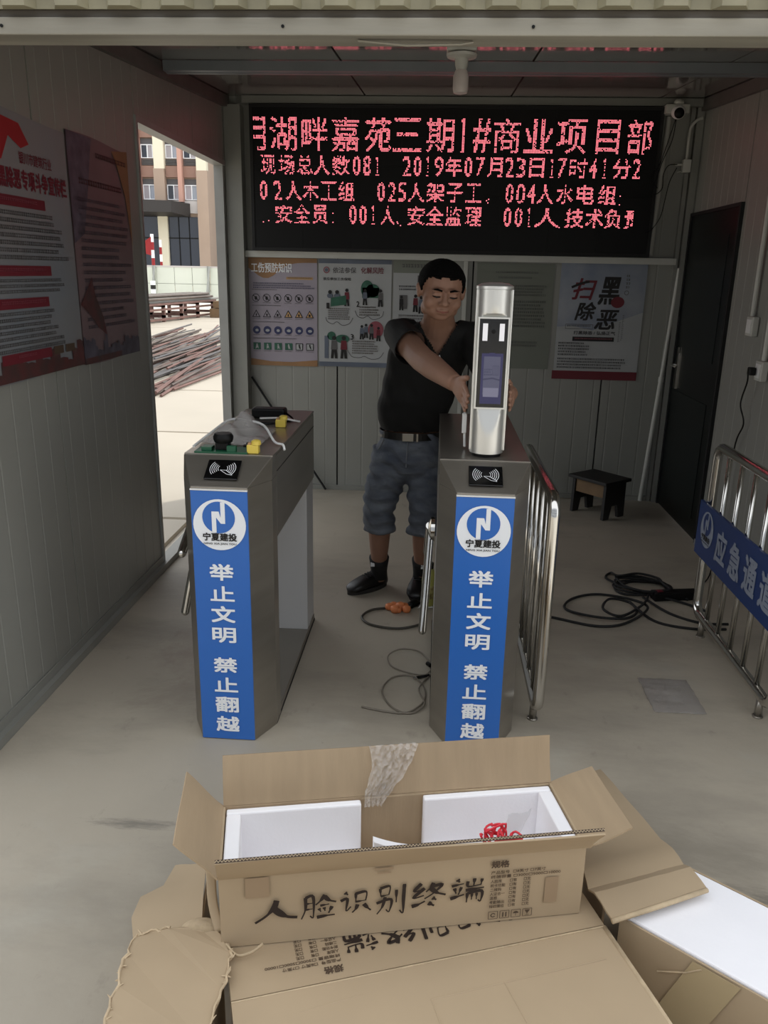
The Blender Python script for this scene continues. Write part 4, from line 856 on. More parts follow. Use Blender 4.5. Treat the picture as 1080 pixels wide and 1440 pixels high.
# ================================================================ THE MAN
man = thing('person', 'man in black T-shirt and grey-blue denim shorts leaning to adjust the face terminal', 'person', (-.12, 3.75, 0))
def fuse(name, mb, m, voxel=.004, smooth=3, drop=None, solid=0, disp=None, parent=man, keepmesh=False):
    me = bpy.data.meshes.new(name); me.from_pydata([tuple(p) for p in mb.v], [], mb.f); o = bpy.data.objects.new(name, me); C.objects.link(o)
    r = o.modifiers.new('r', 'REMESH'); r.mode = 'VOXEL'; r.voxel_size = voxel; r.use_smooth_shade = True
    s_ = o.modifiers.new('s', 'SMOOTH'); s_.iterations = smooth; s_.factor = .5
    bpy.context.view_layer.update(); dg = bpy.context.evaluated_depsgraph_get(); n = bpy.data.meshes.new_from_object(o.evaluated_get(dg))
    bpy.data.objects.remove(o); bpy.data.meshes.remove(me)
    bm = bmesh.new(); bm.from_mesh(n)
    if disp:
        bm.normal_update()
        for v in bm.verts: v.co += v.normal*disp(v.co)
    if drop: bmesh.ops.delete(bm, geom=[f for f in bm.faces if drop(f.calc_center_median())], context='FACES')
    bm.transform(WM[parent].inverted()); bm.to_mesh(n); bm.free()
    for p in n.polygons: p.use_smooth = True
    n.materials.clear(); n.materials.append(m); o = bpy.data.objects.new(name, n); C.objects.link(o); o.parent = parent; WM[o] = WM[parent]; n.name = name
    if solid: k = o.modifiers.new('thickness', 'SOLIDIFY'); k.thickness = solid; k.offset = -1
    return o
def ell(mb, rows, n=28, p=2.3):
    rs = []
    for cx, cy, z, rx, ry in rows:
        ring = []
        for j in range(n):
            a = 2*PI*j/n; c, s = math.cos(a), math.sin(a); ring.append(V((cx+rx*math.copysign(abs(c)**(2/p), c), cy+ry*math.copysign(abs(s)**(2/p), s), z)))
        rs.append(ring)
    return mb.rings(rs)
tor = [(-.100, 3.67, .90, .148, .118), (-.100, 3.655, .95, .160, .128), (-.094, 3.63, 1.0, .166, .135), (-.082, 3.60, 1.06, .168, .135), (-.066, 3.565, 1.13, .168, .128), (-.048, 3.525, 1.20, .172, .12), (-.030, 3.485, 1.27, .178, .115), (-.014, 3.45, 1.33, .172, .10), (-.004, 3.425, 1.375, .135, .082), (.002, 3.405, 1.405, .08, .066)]
shR, elR, wrR = V((-.158, 3.44, 1.345)), V((-.055, 3.17, 1.272)), V((.072, 2.905, 1.218))
shL, elL, wrL = V((.150, 3.42, 1.345)), V((.262, 3.19, 1.15)), V((.272, 2.915, 1.185))
# head frame
Hc = V((.010, 3.26, 1.532)); Fh = V((.16, -.93, -.26)).normalized(); Sh = V((0, 0, 1)).cross(Fh).normalized(); Uh = Fh.cross(Sh).normalized()
tilt = Matrix.Rotation(math.radians(-4), 3, Fh)
RH = tilt @ Matrix((Sh*1.10, Fh, Uh*.95)).transposed()
hp_ = lambda x, y, z: Hc+RH @ V((x, y, z))
b = MB()
ell(b, [(x, y, z, rx-.016, ry-.016) for x, y, z, rx, ry in tor])
ell(b, [(-.10, 3.69, .76, .10, .08), (-.10, 3.68, .80, .125, .095), (-.10, 3.67, .92, .130, .10)])
def ball(x, y, z, rx, ry, rz): b.ball(hp_(x, y, z), rx, ry, rz, R=RH, n=20, m=14)
ball(0, -.016, .030, .077, .094, .090); ball(0, .018, -.015, .069, .074, .088); ball(0, .024, -.060, .064, .060, .050); ball(0, .046, -.084, .036, .034, .026)
for s in (-1, 1):
    ball(s*.038, .044, -.034, .032, .034, .034); ball(s*.0785, -.004, -.006, .010, .020, .031); ball(s*.082, -.012, .006, .010, .014, .018)
    ball(s*.030, .080, .006, .017, .011, .010); ball(s*.013, .096, -.026, .010, .010, .008); ball(s*.028, .082, .026, .024, .012, .008); ball(s*.05, .01, -.07, .018, .03, .03)
b.tube([hp_(0, .086, .020), hp_(0, .096, 0), hp_(0, .106, -.020)], [.009, .010, .013], 10); ball(0, .106, -.023, .013, .012, .010)
ball(0, .080, -.054, .024, .014, .007); ball(0, .078, -.066, .021, .014, .008)
b.tube([(.0, 3.43, 1.36), (.004, 3.375, 1.42), hp_(0, -.03, -.05)], [(.085, .072), (.064, .062), (.058, .060)], 20)
b.tube([shR+V((.05, .0, .0)), shR, shR.lerp(elR, .5), elR, elR.lerp(wrR, .35), wrR], [.05, .056, .052, .049, .048, .032], 16)
b.tube([shL+V((-.05, .0, .0)), shL, shL.lerp(elL, .5), elL, elL.lerp(wrL, .35), wrL], [.05, .056, .050, .044, .042, .029], 16)
def hand(wr, kn, side, tips, thumb):
    d = (kn-wr).normalized(); up_ = V((0, 0, 1)); up_ = (up_-d*up_.dot(d)).normalized(); pn = d.cross(up_)
    b.tube([wr, wr.lerp(kn, .35), wr.lerp(kn, .8), kn+d*.004], [(.028, .024), (.019, .036), (.016, .043), (.012, .040)], 14, up=up_)
    for k, (dz, L, r) in enumerate(((.032, .070, .0085), (.0108, .078, .0088), (-.0108, .073, .0085), (-.0315, .058, .0075))):
        base = kn-d*.012+up_*dz*.95; path = [base]+[kn+V((tips[q][0], tips[q][1], tips[q][2]))*(L/.078)+up_*dz for q in range(3)]
        b.tube(cat(path, 4), [r*1.06]*4+[r]*4+[r*.93]*4+[r*.78], 10)
    b.tube(cat(thumb, 4), [.013]*4+[.011]*4+[.009], 10)
knR = V((.102, 2.815, 1.19)); hand(wrR, knR, 1, [(.004, -.030, -.010), (.008, -.056, -.020), (.011, -.076, -.026)], [wrR.lerp(knR, .25)+V((.002, 0, .02)), V((.098, 2.835, 1.245)), V((.112, 2.795, 1.252))])
knL = V((.266, 2.815, 1.185)); hand(wrL, knL, -1, [(-.004, -.030, 0), (-.008, -.056, -.003), (-.011, -.076, -.006)], [wrL.lerp(knL, .25)+V((-.002, 0, .02)), V((.258, 2.84, 1.235)), V((.250, 2.80, 1.242))])
kR, aR = V((-.248, 3.74, .49)), V((-.258, 3.90, .10)); kL, aL = V((-.030, 3.72, .49)), V((-.036, 3.90, .10))
for hip, k, a in ((V((-.18, 3.69, .80)), kR, aR), (V((-.035, 3.69, .80)), kL, aL)):
    b.tube([hip, hip.lerp(k, .5), k, k.lerp(a, .3), k.lerp(a, .6), k.lerp(a, .92), a+V((0, 0, -.05))], [.06, .065, .054, .058, .049, .036, .034], 18)
body = fuse('body', b, m_skin, .004, 4)
# shirt
s_ = MB(); ell(s_, [(x, y, z, rx, ry) for x, y, z, rx, ry in tor])
s_.tube([shR+V((.07, 0, .005)), shR+V((0, 0, .0)), shR.lerp(elR, .38), shR.lerp(elR, .60)], [(.072, .066), (.076, .074), (.070, .072), (.072, .074)], 20)
s_.tube([shL+V((-.07, 0, .005)), shL+V((0, 0, .0)), shL.lerp(elL, .38), shL.lerp(elL, .62)], [(.072, .066), (.076, .074), (.070, .072), (.072, .074)], 20)
def wr_shirt(c):
    f = max(0, (1.30-c.z)/.4); return .004*math.sin(c.z*26+c.x*22)*math.sin(c.x*31+c.z*9)*min(1, f)+.003*math.sin(c.z*60+c.x*18)*math.sin(c.x*14)+.0015*math.sin(c.x*80+c.z*40)
endR = shR.lerp(elR, .60); dR = (elR-shR).normalized(); endL = shL.lerp(elL, .62); dL = (elL-shL).normalized()
def dropf(c):
    if (c-endR).dot(dR) > -.012 and (c-endR).length < .085: return True
    if (c-endL).dot(dL) > -.012 and (c-endL).length < .085: return True
    if c.z < .906 and c.y < 4: return True
    x = c.x-.004
    if c.z > 1.385 and math.hypot(x, (c.y-3.40)) < .074: return True
    return c.y < 3.42 and abs(x) < (c.z-1.268)*.60 and c.z > 1.268 and abs(x) < .085
fuse('t_shirt', s_, m_shirt, .006, 5, drop=dropf, solid=.003, disp=wr_shirt)
obj('glasses_clip', MB().tube([(.012, 3.335, 1.275), (.016, 3.333, 1.262), (.008, 3.331, 1.250)], .003, 6), m_white, man)
# shorts
q = MB(); ell(q, [(-.10, 3.69, .70, .12, .095), (-.10, 3.685, .76, .160, .122), (-.10, 3.68, .82, .160, .126), (-.10, 3.672, .88, .150, .118), (-.10, 3.67, .902, .146, .114)])
for hip, k, a, o_ in ((V((-.185, 3.69, .80)), kR, aR, -.006), (V((-.03, 3.69, .80)), kL, aL, .004)):
    q.tube([hip, V((hip.x+o_*2, hip.y, .70)), hip.lerp(k, .6)+V((o_, 0, 0)), k+V((o_, 0, 0)), k.lerp(a, .2)+V((o_*.5, 0, 0)), k.lerp(a, .335)], [(.082, .10), (.090, .10), (.088, .09), (.078, .08), (.074, .076), (.076, .078)], 22)
def wr_sh(c):
    return .005*math.sin(c.z*48+c.x*30)*math.sin(c.x*24+c.z*13)+.0035*math.sin(c.z*95+c.x*35+math.sin(c.x*40)*2)+(.004 if c.z < .385 else 0)
fuse('shorts', q, m_denim, .006, 2, drop=lambda c: c.z < .362 or c.z > .897, solid=.004, disp=wr_sh)
st_ = MB()
for s in (-1, 1): st_.tube(cat([(-.10+s*.125, 3.575, .865), (-.10+s*.142, 3.60, .83), (-.10+s*.158, 3.64, .80)], 4), .003, 5)
st_.tube([(-.115, 3.548, .86), (-.118, 3.552, .80), (-.120, 3.565, .74)], .003, 5)
obj('seam', st_, mat('pale_stitching', (120, 124, 130), .8), man)
bl = MB(); ring = lambda z, e: [V((-.10+(.149+e)*math.cos(2*PI*j/40), 3.668+(.119+e)*math.sin(2*PI*j/40), z)) for j in range(40)]
bl.rings([ring(.868, 0), ring(.868, .004), ring(.900, .004), ring(.900, 0), ring(.868, 0)], cap=False); obj('belt', bl, m_leather, man)
bk = obj('buckle', MB().box(-.140, -.088, 3.538, 3.546, .866, .902), mat('dull_buckle_metal', (140, 136, 128), .35, .9), man, bevel=.002)
obj('keeper', MB().box(-.076, -.068, 3.540, 3.548, .866, .902), m_steel, man)
# hair
hv = []; hm = MB(); NA, NB = 72, 40; grid = {}
def hairline(a):     # a: 0 front .. pi back
    A = abs(math.degrees(a))
    pts = [(0, .078), (35, .076), (50, .066), (62, .035), (70, .0), (78, -.008), (84, .022), (100, .030), (112, .0), (125, -.045), (180, -.055)]
    for (x0, y0), (x1, y1) in zip(pts, pts[1:]):
        if x0 <= A <= x1: return y0+(y1-y0)*(A-x0)/(x1-x0)
rh = random.Random(4)
for j in range(NB+1):
    for i in range(NA):
        a = -PI+2*PI*i/NA; e = -PI/2+PI*j/NB; z_ = .030+.099*math.sin(e)
        rr_ = 1+.010*rh.random()+(.015 if z_ > .05 else 0); x, y = .0845*rr_*math.cos(e)*math.sin(a), -.016+.101*rr_*math.cos(e)*math.cos(a); z_ = .028+.094*rr_*math.sin(e)
        lim = hairline(a); grid[(i, j)] = (V((x, y, max(z_, lim))), z_ >= lim-.006)
idx = {}
for k, (p, ok) in grid.items():
    idx[k] = len(hm.v); hm.v.append(hp_(*p))
for j in range(NB):
    for i in range(NA):
        ks = [(i, j), ((i+1) % NA, j), ((i+1) % NA, j+1), (i, j+1)]
        if all(grid[k][1] for k in ks): hm.f.append(tuple(idx[k] for k in ks))
h_ = obj('hair', hm, m_hair, man, smooth=True); k = h_.modifiers.new('thickness', 'SOLIDIFY'); k.thickness = .012; k.offset = -1
for s in (-1, 1):
    obj('eyebrow', MB().tube([hp_(s*.014, .094, .026), hp_(s*.030, .0935, .031), hp_(s*.048, .083, .026)], [(.0045, .0035), (.0055, .0042), (.003, .002)], 8), m_hair, man, smooth=True)
    obj('eye', MB().tube([hp_(s*.017, .0925, .002), hp_(s*.030, .0928, .000), hp_(s*.044, .086, .002)], [.002, .0034, .002], 8), mat('dark_eye', (22, 14, 12), .2) if 'dark_eye' not in bpy.data.materials else bpy.data.materials['dark_eye'], man, smooth=True)
obj('lips', MB().tube([hp_(-.022, .0845, -.059), hp_(0, .0935, -.060), hp_(.022, .0845, -.059)], [(.0015, .0015), (.003, .004), (.0015, .0015)], 8), m_lip, man, smooth=True)
# socks and shoes
def shoe(heel, toe, ankle, knee):
    heel, toe = V(heel), V(toe); f = (toe-heel); L = f.length; f.normalize(); sd = V((f.y, -f.x, 0))
    def rr(t, w, z0, z1, n=16):
        c = heel+f*L*t; return [c+sd*w*math.copysign(abs(math.cos(2*PI*j/n))**.8, math.cos(2*PI*j/n))+V((0, 0, (z0+z1)/2+(z1-z0)/2*math.sin(2*PI*j/n))) for j in range(n)]
    up_ = MB().rings([rr(t, w, .012, h) for t, w, h in ((.01, .024, .06), (.06, .037, .08), (.16, .044, .088), (.30, .045, .088), (.45, .047, .086), (.60, .051, .080), (.75, .053, .066), (.88, .048, .055), (.96, .037, .042), (.995, .018, .03))])
    sh_ = obj('shoe', up_, m_leather, man, smooth=True)
    so = []
    for z_, e in ((0, 0), (.003, .003), (.020, .003), (.022, 0)):
        so.append([heel+f*(L*(.5+.52*math.copysign(abs(math.cos(a))**.9, math.cos(a))))+sd*(.043+e)*(1-.15*(math.cos(a) < 0)*abs(math.cos(a)))*math.sin(a)+V((0, 0, z_)) for a in [2*PI*j/28 for j in range(28)]])
    o = obj('sole', MB().rings(so), m_sole, sh_)
    la = MB()
    for t, w, h in ((.36, .024, .092), (.43, .025, .091), (.50, .026, .088), (.57, .026, .083)):
        c = heel+f*L*t; la.tube([c+sd*-w+V((0, 0, h-.006)), c+V((0, 0, h+.002)), c+sd*w+V((0, 0, h-.006))], .0032, 6)
    obj('laces', la, m_blk2, sh_)
    obj('tongue', MB().rings([rr(.26, .022, .08, .112, 10), rr(.33, .024, .08, .104, 10), rr(.40, .022, .07, .092, 10)]), m_blk2, sh_, smooth=True)
    obj('sock', MB().tube([ankle+V((0, 0, -.04)), ankle, ankle.lerp(knee, .12), ankle.lerp(knee, .22)], [.046, .043, .047, .052], 18), m_blk2, man, smooth=True)
shoe((-.225, 3.955, 0), (-.405, 3.795, 0), aR+V((0, 0, 0)), kR); shoe((-.034, 3.97, 0), (-.062, 3.735, 0), aL, kL)
for x, y in ((-.286, 3.822), (-.028, 3.815)): obj('sock_mark', MB().box(x-.010, x+.010, y, y+.012, .150, .168), m_ink_w, man)

# ================================================================ CARDBOARD BOXES
def sheet(p0, ux, uy, th=.005, nx=6, ny=4, warp=.003, jag=0, seed=1, cr=0):
    """warped board: corner p0, edges ux, uy ; thickness along the normal ; jag tears the rim"""
    r = random.Random(seed); p0, ux, uy = V(p0), V(ux), V(uy); n = ux.cross(uy).normalized(); a = []
    s1, s2, s3 = r.uniform(0, 6), r.uniform(0, 6), r.uniform(2, 5)
    for j in range(ny+1):
        for i in range(nx+1):
            u, v = i/nx, j/ny
            w_ = warp*math.sin(s3*u+s1)*math.sin(3*v+s2)*min(1, v*3)
            e = V((0, 0, 0))
            if jag and v > 0 and (i in (0, nx) or j == ny): e = ux.normalized()*r.uniform(-jag, jag)+uy.normalized()*r.uniform(-jag, jag)
            a.append(p0+ux*u+uy*v+n*w_+e)
    m = len(a); mb = MB(); mb.v = a+[p+n*th for p in a]
    for j in range(ny):
        for i in range(nx):
            q = (j*(nx+1)+i, j*(nx+1)+i+1, (j+1)*(nx+1)+i+1, (j+1)*(nx+1)+i); mb.f += [q[::-1], tuple(k+m for k in q)]
    rim = [i for i in range(nx+1)]+[(j*(nx+1)+nx) for j in range(1, ny+1)]+[ny*(nx+1)+i for i in range(nx-1, -1, -1)]+[j*(nx+1) for j in range(ny-1, 0, -1)]
    for a_, b_ in zip(rim, rim[1:]+rim[:1]): mb.f.append((a_, b_, b_+m, a_+m))
    return mb
m_resid = mat('tape_residue_brown', (152, 130, 104), .55)
T = .005
def zig(p0, p1, amp_dir, n, r=.0009):
    p0, p1, d = V(p0), V(p1), V(amp_dir); mb = MB()
    return mb.tube([p0+(p1-p0)*k/n+d*(1 if k % 2 else -1) for k in range(n+1)], r, 3)
BR = {   # brush strokes (unit box, v down): points, relative width
 '人': [([(.52, 0), (.46, .3), (.27, .68), (.0, .98)], .10), ([(.44, .36), (.6, .62), (.78, .8), (1.0, .86)], .13)],
 '脸': [([(.14, .06), (.14, .55), (.02, .96)], .07), ([(.14, .08), (.36, .05), (.36, .9), (.27, .84)], .07), ([(.15, .33), (.34, .31)], .05), ([(.15, .57), (.34, .55)], .05),
        ([(.70, 0), (.58, .22), (.43, .4)], .08), ([(.68, .06), (.82, .24), (1.02, .33)], .10), ([(.56, .44), (.82, .40)], .06), ([(.52, .55), (.58, .7)], .07), ([(.67, .52), (.70, .68)], .07), ([(.9, .5), (.8, .78)], .08), ([(.46, .92), (.72, .88), (.98, .86)], .08)],
 '识': [([(.14, .03), (.24, .14)], .10), ([(.0, .4), (.22, .33), (.18, .86), (.34, .68)], .08), ([(.50, .1), (.50, .52)], .07), ([(.48, .12), (.84, .06), (.82, .46)], .08), ([(.5, .48), (.82, .44)], .06), ([(.56, .6), (.50, .8), (.38, .96)], .09), ([(.76, .6), (.88, .78), (1.0, .92)], .10)],
 '别': [([(.12, .10), (.15, .38)], .07), ([(.12, .10), (.45, .04), (.42, .34)], .08), ([(.15, .37), (.42, .33)], .06), ([(.0, .6), (.5, .5), (.44, .92), (.33, .84)], .08), ([(.3, .4), (.2, .74), (.02, .98)], .08), ([(.68, .18), (.68, .62)], .08), ([(.95, .0), (.93, .5), (.92, 1.0), (.8, .9)], .09)],
 '终': [([(.28, .0), (.06, .3), (.28, .27)], .08), ([(.38, .2), (.04, .58), (.36, .5)], .08), ([(.0, .92), (.2, .86), (.40, .74)], .09), ([(.64, 0), (.56, .2), (.42, .36)], .08), ([(.58, .16), (.9, .1), (.66, .42), (.38, .64)], .08), ([(.56, .22), (.75, .42), (1.02, .54)], .11), ([(.62, .62), (.74, .72)], .10), ([(.5, .82), (.68, .96)], .11)],
 '端': [([(.2, 0), (.27, .12)], .10), ([(.03, .26), (.4, .19)], .07), ([(.12, .35), (.17, .58)], .08), ([(.33, .32), (.24, .64)], .07), ([(.0, .78), (.42, .64)], .09), ([(.72, 0), (.70, .3)], .08), ([(.52, .1), (.54, .32), (.94, .27)], .07), ([(.95, .03), (.92, .28)], .07), ([(.46, .47), (1.02, .40)], .08), ([(.72, .42), (.62, .58)], .06), ([(.52, .58), (.5, .98)], .07), ([(.52, .6), (.95, .54), (.93, .96), (.85, .9)], .08), ([(.66, .62), (.65, .88)], .06), ([(.8, .6), (.8, .88)], .06)]}
def brush(p, ch, u0, v0, u1, v1, m, l=1):
    W_, H_ = u1-u0, v1-v0; mb = MB()
    for k, (pts, wd) in enumerate(BR[ch]):
        c = cat([(u0+a*W_, v0+b*H_, 0) for a, b in pts], 5); n = len(c)-1; L = []; R = []
        for i, q in enumerate(c):
            t = (c[min(i+1, n)]-c[max(i-1, 0)]).normalized(); f = i/n
            ww = wd*1.12*W_*.5*(.55+.75*math.sin(PI*min(1, f*1.5+.12))**.8*(1 if f < .7 else (1-(f-.7)*1.9))+.25*(f < .12)); nn = V((-t.y, t.x, 0))
            L.append(q+nn*ww); R.append(q-nn*ww)
        P_ = [p.P(a.x, a.y, l+k*.1) for a in L]+[p.P(a.x, a.y, l+k*.1) for a in R]
        mb.add(P_, [(i, i+1, n+2+i, n+1+i) for i in range(n)])
    p.d[('lettering/'+ch, m.name)] = (mb, m)
def box_print(p, m):
    for ch, u0, v0, u1, v1 in (('人', .073, .066, .163, .122), ('脸', .170, .062, .245, .124), ('识', .256, .060, .322, .118), ('别', .334, .052, .398, .128), ('终', .412, .056, .486, .120), ('端', .498, .054, .572, .118)): brush(p, ch, u0, v0, u1, v1, m)
    p.text('spec_title', m_ink_br, '规格', .588, .014, .628, .032, 1, .03)
    for i, (tx, w_) in enumerate((('产品型号  □8英寸 □7英寸', .125), ('终端容量 □3000□5000□10000', .16))): p.text('spec_table', m_ink_br, tx, .588, .040+i*.0115, .588+w_, .0485+i*.0115, 1, .01)
    for i, tx in enumerate(('人脸库', '刷卡功能', '二维码', '人证合一', '温感', '考勤输出', '指纹模组')):
        v = .0635+i*.0113; p.text('spec_table', m_ink_br, tx, .588, v, .588+.0085*len(tx), v+.0085, 1, .01)
        p.text('spec_table', m_ink_br, '□有', .632, v, .648, v+.0085, 1, .01); p.text('spec_table', m_ink_br, '□无', .664, v, .680, v+.0085, 1, .01)
    for i in range(4):
        u = .588+i*.0265; p.line('handling_icon', m_ink_br, [(u, .150), (u+.021, .150), (u+.021, .170), (u, .170), (u, .150)], .0014, 1)
        if i == 0: p.ring('handling_icon', m_ink_br, u+.0105, .160, .0035, .006, 1, 14, .3, 5.8)
        if i == 1: p.line('handling_icon', m_ink_br, [(u+.007, .167), (u+.007, .154)], .003, 1); p.line('handling_icon', m_ink_br, [(u+.014, .167), (u+.014, .154)], .003, 1)
        if i == 2: p.poly('handling_icon', m_ink_br, [(u+.004+.0065*(1-math.cos(PI*k/8)), .160-.006*math.sin(PI*k/8)) for k in range(9)], 1); p.line('handling_icon', m_ink_br, [(u+.0105, .160), (u+.0105, .167)], .0012, 1)
        if i == 3: p.poly('handling_icon', m_ink_br, [(u+.004, .153), (u+.017, .153), (u+.012, .162), (u+.009, .162)], 1); p.line('handling_icon', m_ink_br, [(u+.0105, .162), (u+.0105, .167), (u+.006, .167), (u+.015, .167)], .0012, 1)
def open_box(label, loc, rz, L, W, H):
    t = thing('cardboard_box', label, 'box', loc, rz)
    obj('front_panel', sheet((0, 0, 0), (L, 0, 0), (0, 0, H), -T, warp=.002, seed=3), m_card, t, local=True)
    obj('back_panel', sheet((0, W, 0), (L, 0, 0), (0, 0, H), T, warp=.001), m_cardi, t, local=True)
    obj('side_panel', MB().box(0, T, T, W-T, 0, H), m_card, t, local=True); obj('side_panel', MB().box(L-T, L, T, W-T, 0, H), m_card, t, local=True)
    obj('bottom_panel', MB().box(T, L-T, T, W-T, 0, T), m_cardi, t, local=True)
    return t
# --- top box, open, with foam
LA, WA, HA = .805, .237, .182; aA = math.atan2(.168, .793)
bA = open_box('open printed cardboard box on top of the pile with white foam inside', (-.413, 1.345, .201), aA, LA, WA, HA)
th = lambda d: math.radians(d)
for o in [c for c in bA.children if c.name.startswith('front_panel')]:
    p = Pr(bA, (0, -.0035, HA), (1, 0, 0), (0, 0, -1), local=True); p.solo = set(); box_print(p, m_ink_b)
    for (u0, u1, v0, v1) in ((.055, .105, .004, .055), (.715, .745, .07, .14), (.33, .37, .006, .012), (.335, .365, .018, .021)): p.rect('tape_residue'+('/%g' % u0), m_resid, u0, v0, u1, v1, 0)
    p.done()
d = V((0, math.sin(th(18)), math.cos(th(18))))*.118
obj('back_flap', sheet((0, WA, HA), (LA, 0, 0), d, .004, 14, 5, .004, seed=4), m_cardi, bA, local=True, auto=30)
for x in (.30, .315, .52, .555): obj('crease', MB().slab(V((x, WA-.0012, HA))+d*.04, (.0016, 0, 0), d*.93, (0, -.0008, .0002)), m_cardedge if x == .52 else m_card, bA, local=True)
obj('tape_seam', MB().slab(V((0, WA-.0055, HA-.006)), (LA, 0, 0), (0, 0, .004), (0, .002, 0)), m_torn, bA, local=True, label='pale fold line')
d = V((0, -math.sin(th(34)), math.cos(th(34))))*.102
obj('front_flap', sheet((0, 0, HA), (LA+.01, 0, 0), d, .004, 14, 4, .004, seed=5), m_card, bA, local=True, auto=30)
obj('corrugated_edge', zig(V((0, 0, HA))+d*1.024+V((0, .0026, .0018)), V((LA+.01, 0, HA))+d*1.024+V((0, .0026, .0018)), (0, .0016, .0012), 230, .0008), m_torn, bA, local=True)
obj('flute_core', MB().slab(V((0, 0, HA))+d*.992, (LA+.01, 0, 0), d*.03, V((0, .0052, .0035))), m_cardedge, bA, local=True, label='dark corrugated cut edge')
obj('fold_line', MB().slab((0, -.0035, HA-.001), (LA, 0, 0), (0, .001, .0016), (0, -.0008, 0)), m_torn, bA, local=True)
d = V((-math.sin(th(46)), 0.02, math.cos(th(46))))*.118
obj('side_flap', sheet((0, WA, HA), (0, -WA-.004, 0), d+V((0, .02, 0)), .004, 5, 5, .004, seed=6), m_cardi, bA, local=True, auto=30)
d = V((math.sin(th(70)), 0.0, math.cos(th(70))))*.112
obj('side_flap', sheet((LA, 0, HA), (0, WA, 0), d, .004, 5, 5, .005, seed=7), m_cardi, bA, local=True, auto=30)
def foam(label, x0, x1, mirrored, parentbox):
    t = thing('foam_cradle', label, 'packing foam', parentbox.location, aA); z0, z1 = .006, HA-.004
    e0, e1 = (x0, x0+.034) if not mirrored else (x1-.034, x1)
    obj('back_wall', MB().box(x0, x1, WA-.028, WA-.008, z0, z1), m_foam, t, local=True, bevel=.004)
    obj('end_wall', MB().box(e0, e1, .008, WA-.0285, z0, z1), m_foam, t, local=True, bevel=.004)
    obj('base', MB().box(min(x0, e0)+(.035 if not mirrored else 0), x1-(.035 if mirrored else 0), .03, WA-.0285, z0, z0+.04), m_foam, t, local=True, bevel=.004)
    return t
foam('white foam cradle in the left half of the open top box', .007, .325, False, bA)
foam('white foam cradle in the right half of the open top box', .478, LA-.007, True, bA)
sl = MB(); N = 10; up_ = [(.335+.165*k/N, .194-.038*(1-(1-k/N)**2.2)) for k in range(N+1)]
poly = [(.335, .05)]+[(.50, .05)]+up_[::-1]
sl.prism(poly, .055, .075)
t = thing('foam_sheet', 'thin curved foam strip in the middle of the open top box', 'packing foam', bA.location, aA); obj('sheet', sl, m_foam, t, local=True)
t = thing('red_net_tie', 'crumpled red net and clear bag on the foam in the top box', 'packaging', bA.location, aA)
rr = random.Random(5); mbr = MB()
for k in range(16):
    x, y = .62+rr.uniform(-.02, .028), .075+rr.uniform(-.015, .02)
    mbr.tube(cat([(x, y, .12+rr.random()*.02), (x+rr.uniform(-.02, .02), y+rr.uniform(-.015, .015), .165+rr.random()*.02), (x+rr.uniform(-.035, .04), y+rr.uniform(-.03, .03), .15+rr.random()*.025)], 4), .0028, 5)
obj('net', mbr, mat('red_net', (214, 48, 62), .6), t, local=True)
obj('clear_bag', sheet((.63, .09, .11), (.05, .02, .0), (.03, .02, .085), .0004, 6, 6, .012, .004, seed=9), m_clear, t, local=True, smooth=True)
t = thing('plastic_wrap', 'crumpled clear plastic wrap hanging over the raised back flap', 'plastic wrap', bA.location, aA)
mbw = MB(); nx, ny = 18, 24; rr = random.Random(8); vv = []
df = V((0, math.sin(th(18)), math.cos(th(18))))*.118; nf = V((0, -math.cos(th(18)), math.sin(th(18))))
for j in range(ny+1):
    f = j/ny; wd = .118*(1-.62*f**1.1); xc = .408-.045*f+.008*math.sin(5*f)
    for i in range(nx+1):
        u = i/nx-.5; q = V((xc+u*wd, WA, HA))+df*(1.03-1.22*f)
        q += nf*(.014+.009*math.sin(u*34+f*7)*math.cos(f*17+u*6)+rr.uniform(-.005, .005)); vv.append(q)
mbw.add(vv, [(j*(nx+1)+i, j*(nx+1)+i+1, (j+1)*(nx+1)+i+1, (j+1)*(nx+1)+i) for j in range(ny) for i in range(nx)])
m_wrap = mat('crumpled_clear_wrap', (238, 234, 228), .16, 0, 0, 1, 1, 60, alpha=.2)
o = obj('film', mbw, m_wrap, t, local=True, smooth=False); o.modifiers.new('thick', 'SOLIDIFY').thickness = .0005
# --- box B under it: printed side up, upside-down
LB, WB, HB = .83, .235, .199; aB = math.radians(18.54); OB = V((-.361, 1.221, 0))
bB = thing('cardboard_box', 'closed cardboard box under the open one, its printing upside down', 'box', OB, aB)
obj('body', MB().box(0.004, LB-.004, .004, WB-.004, 0, HB-.005), m_card, bB, local=True, bevel=.004)
obj('top_panel', sheet((0, 0, HB-.005), (LB, 0, 0), (0, WB, 0), .004, 10, 4, .0, seed=12), m_card, bB, local=True)
p = Pr(bB, (LB-.008, .002, HB-.0005), (-1, 0, 0), (0, 1, 0), local=True, eps=.0004); p.solo = set(); box_print(p, m_ink_b); p.done()
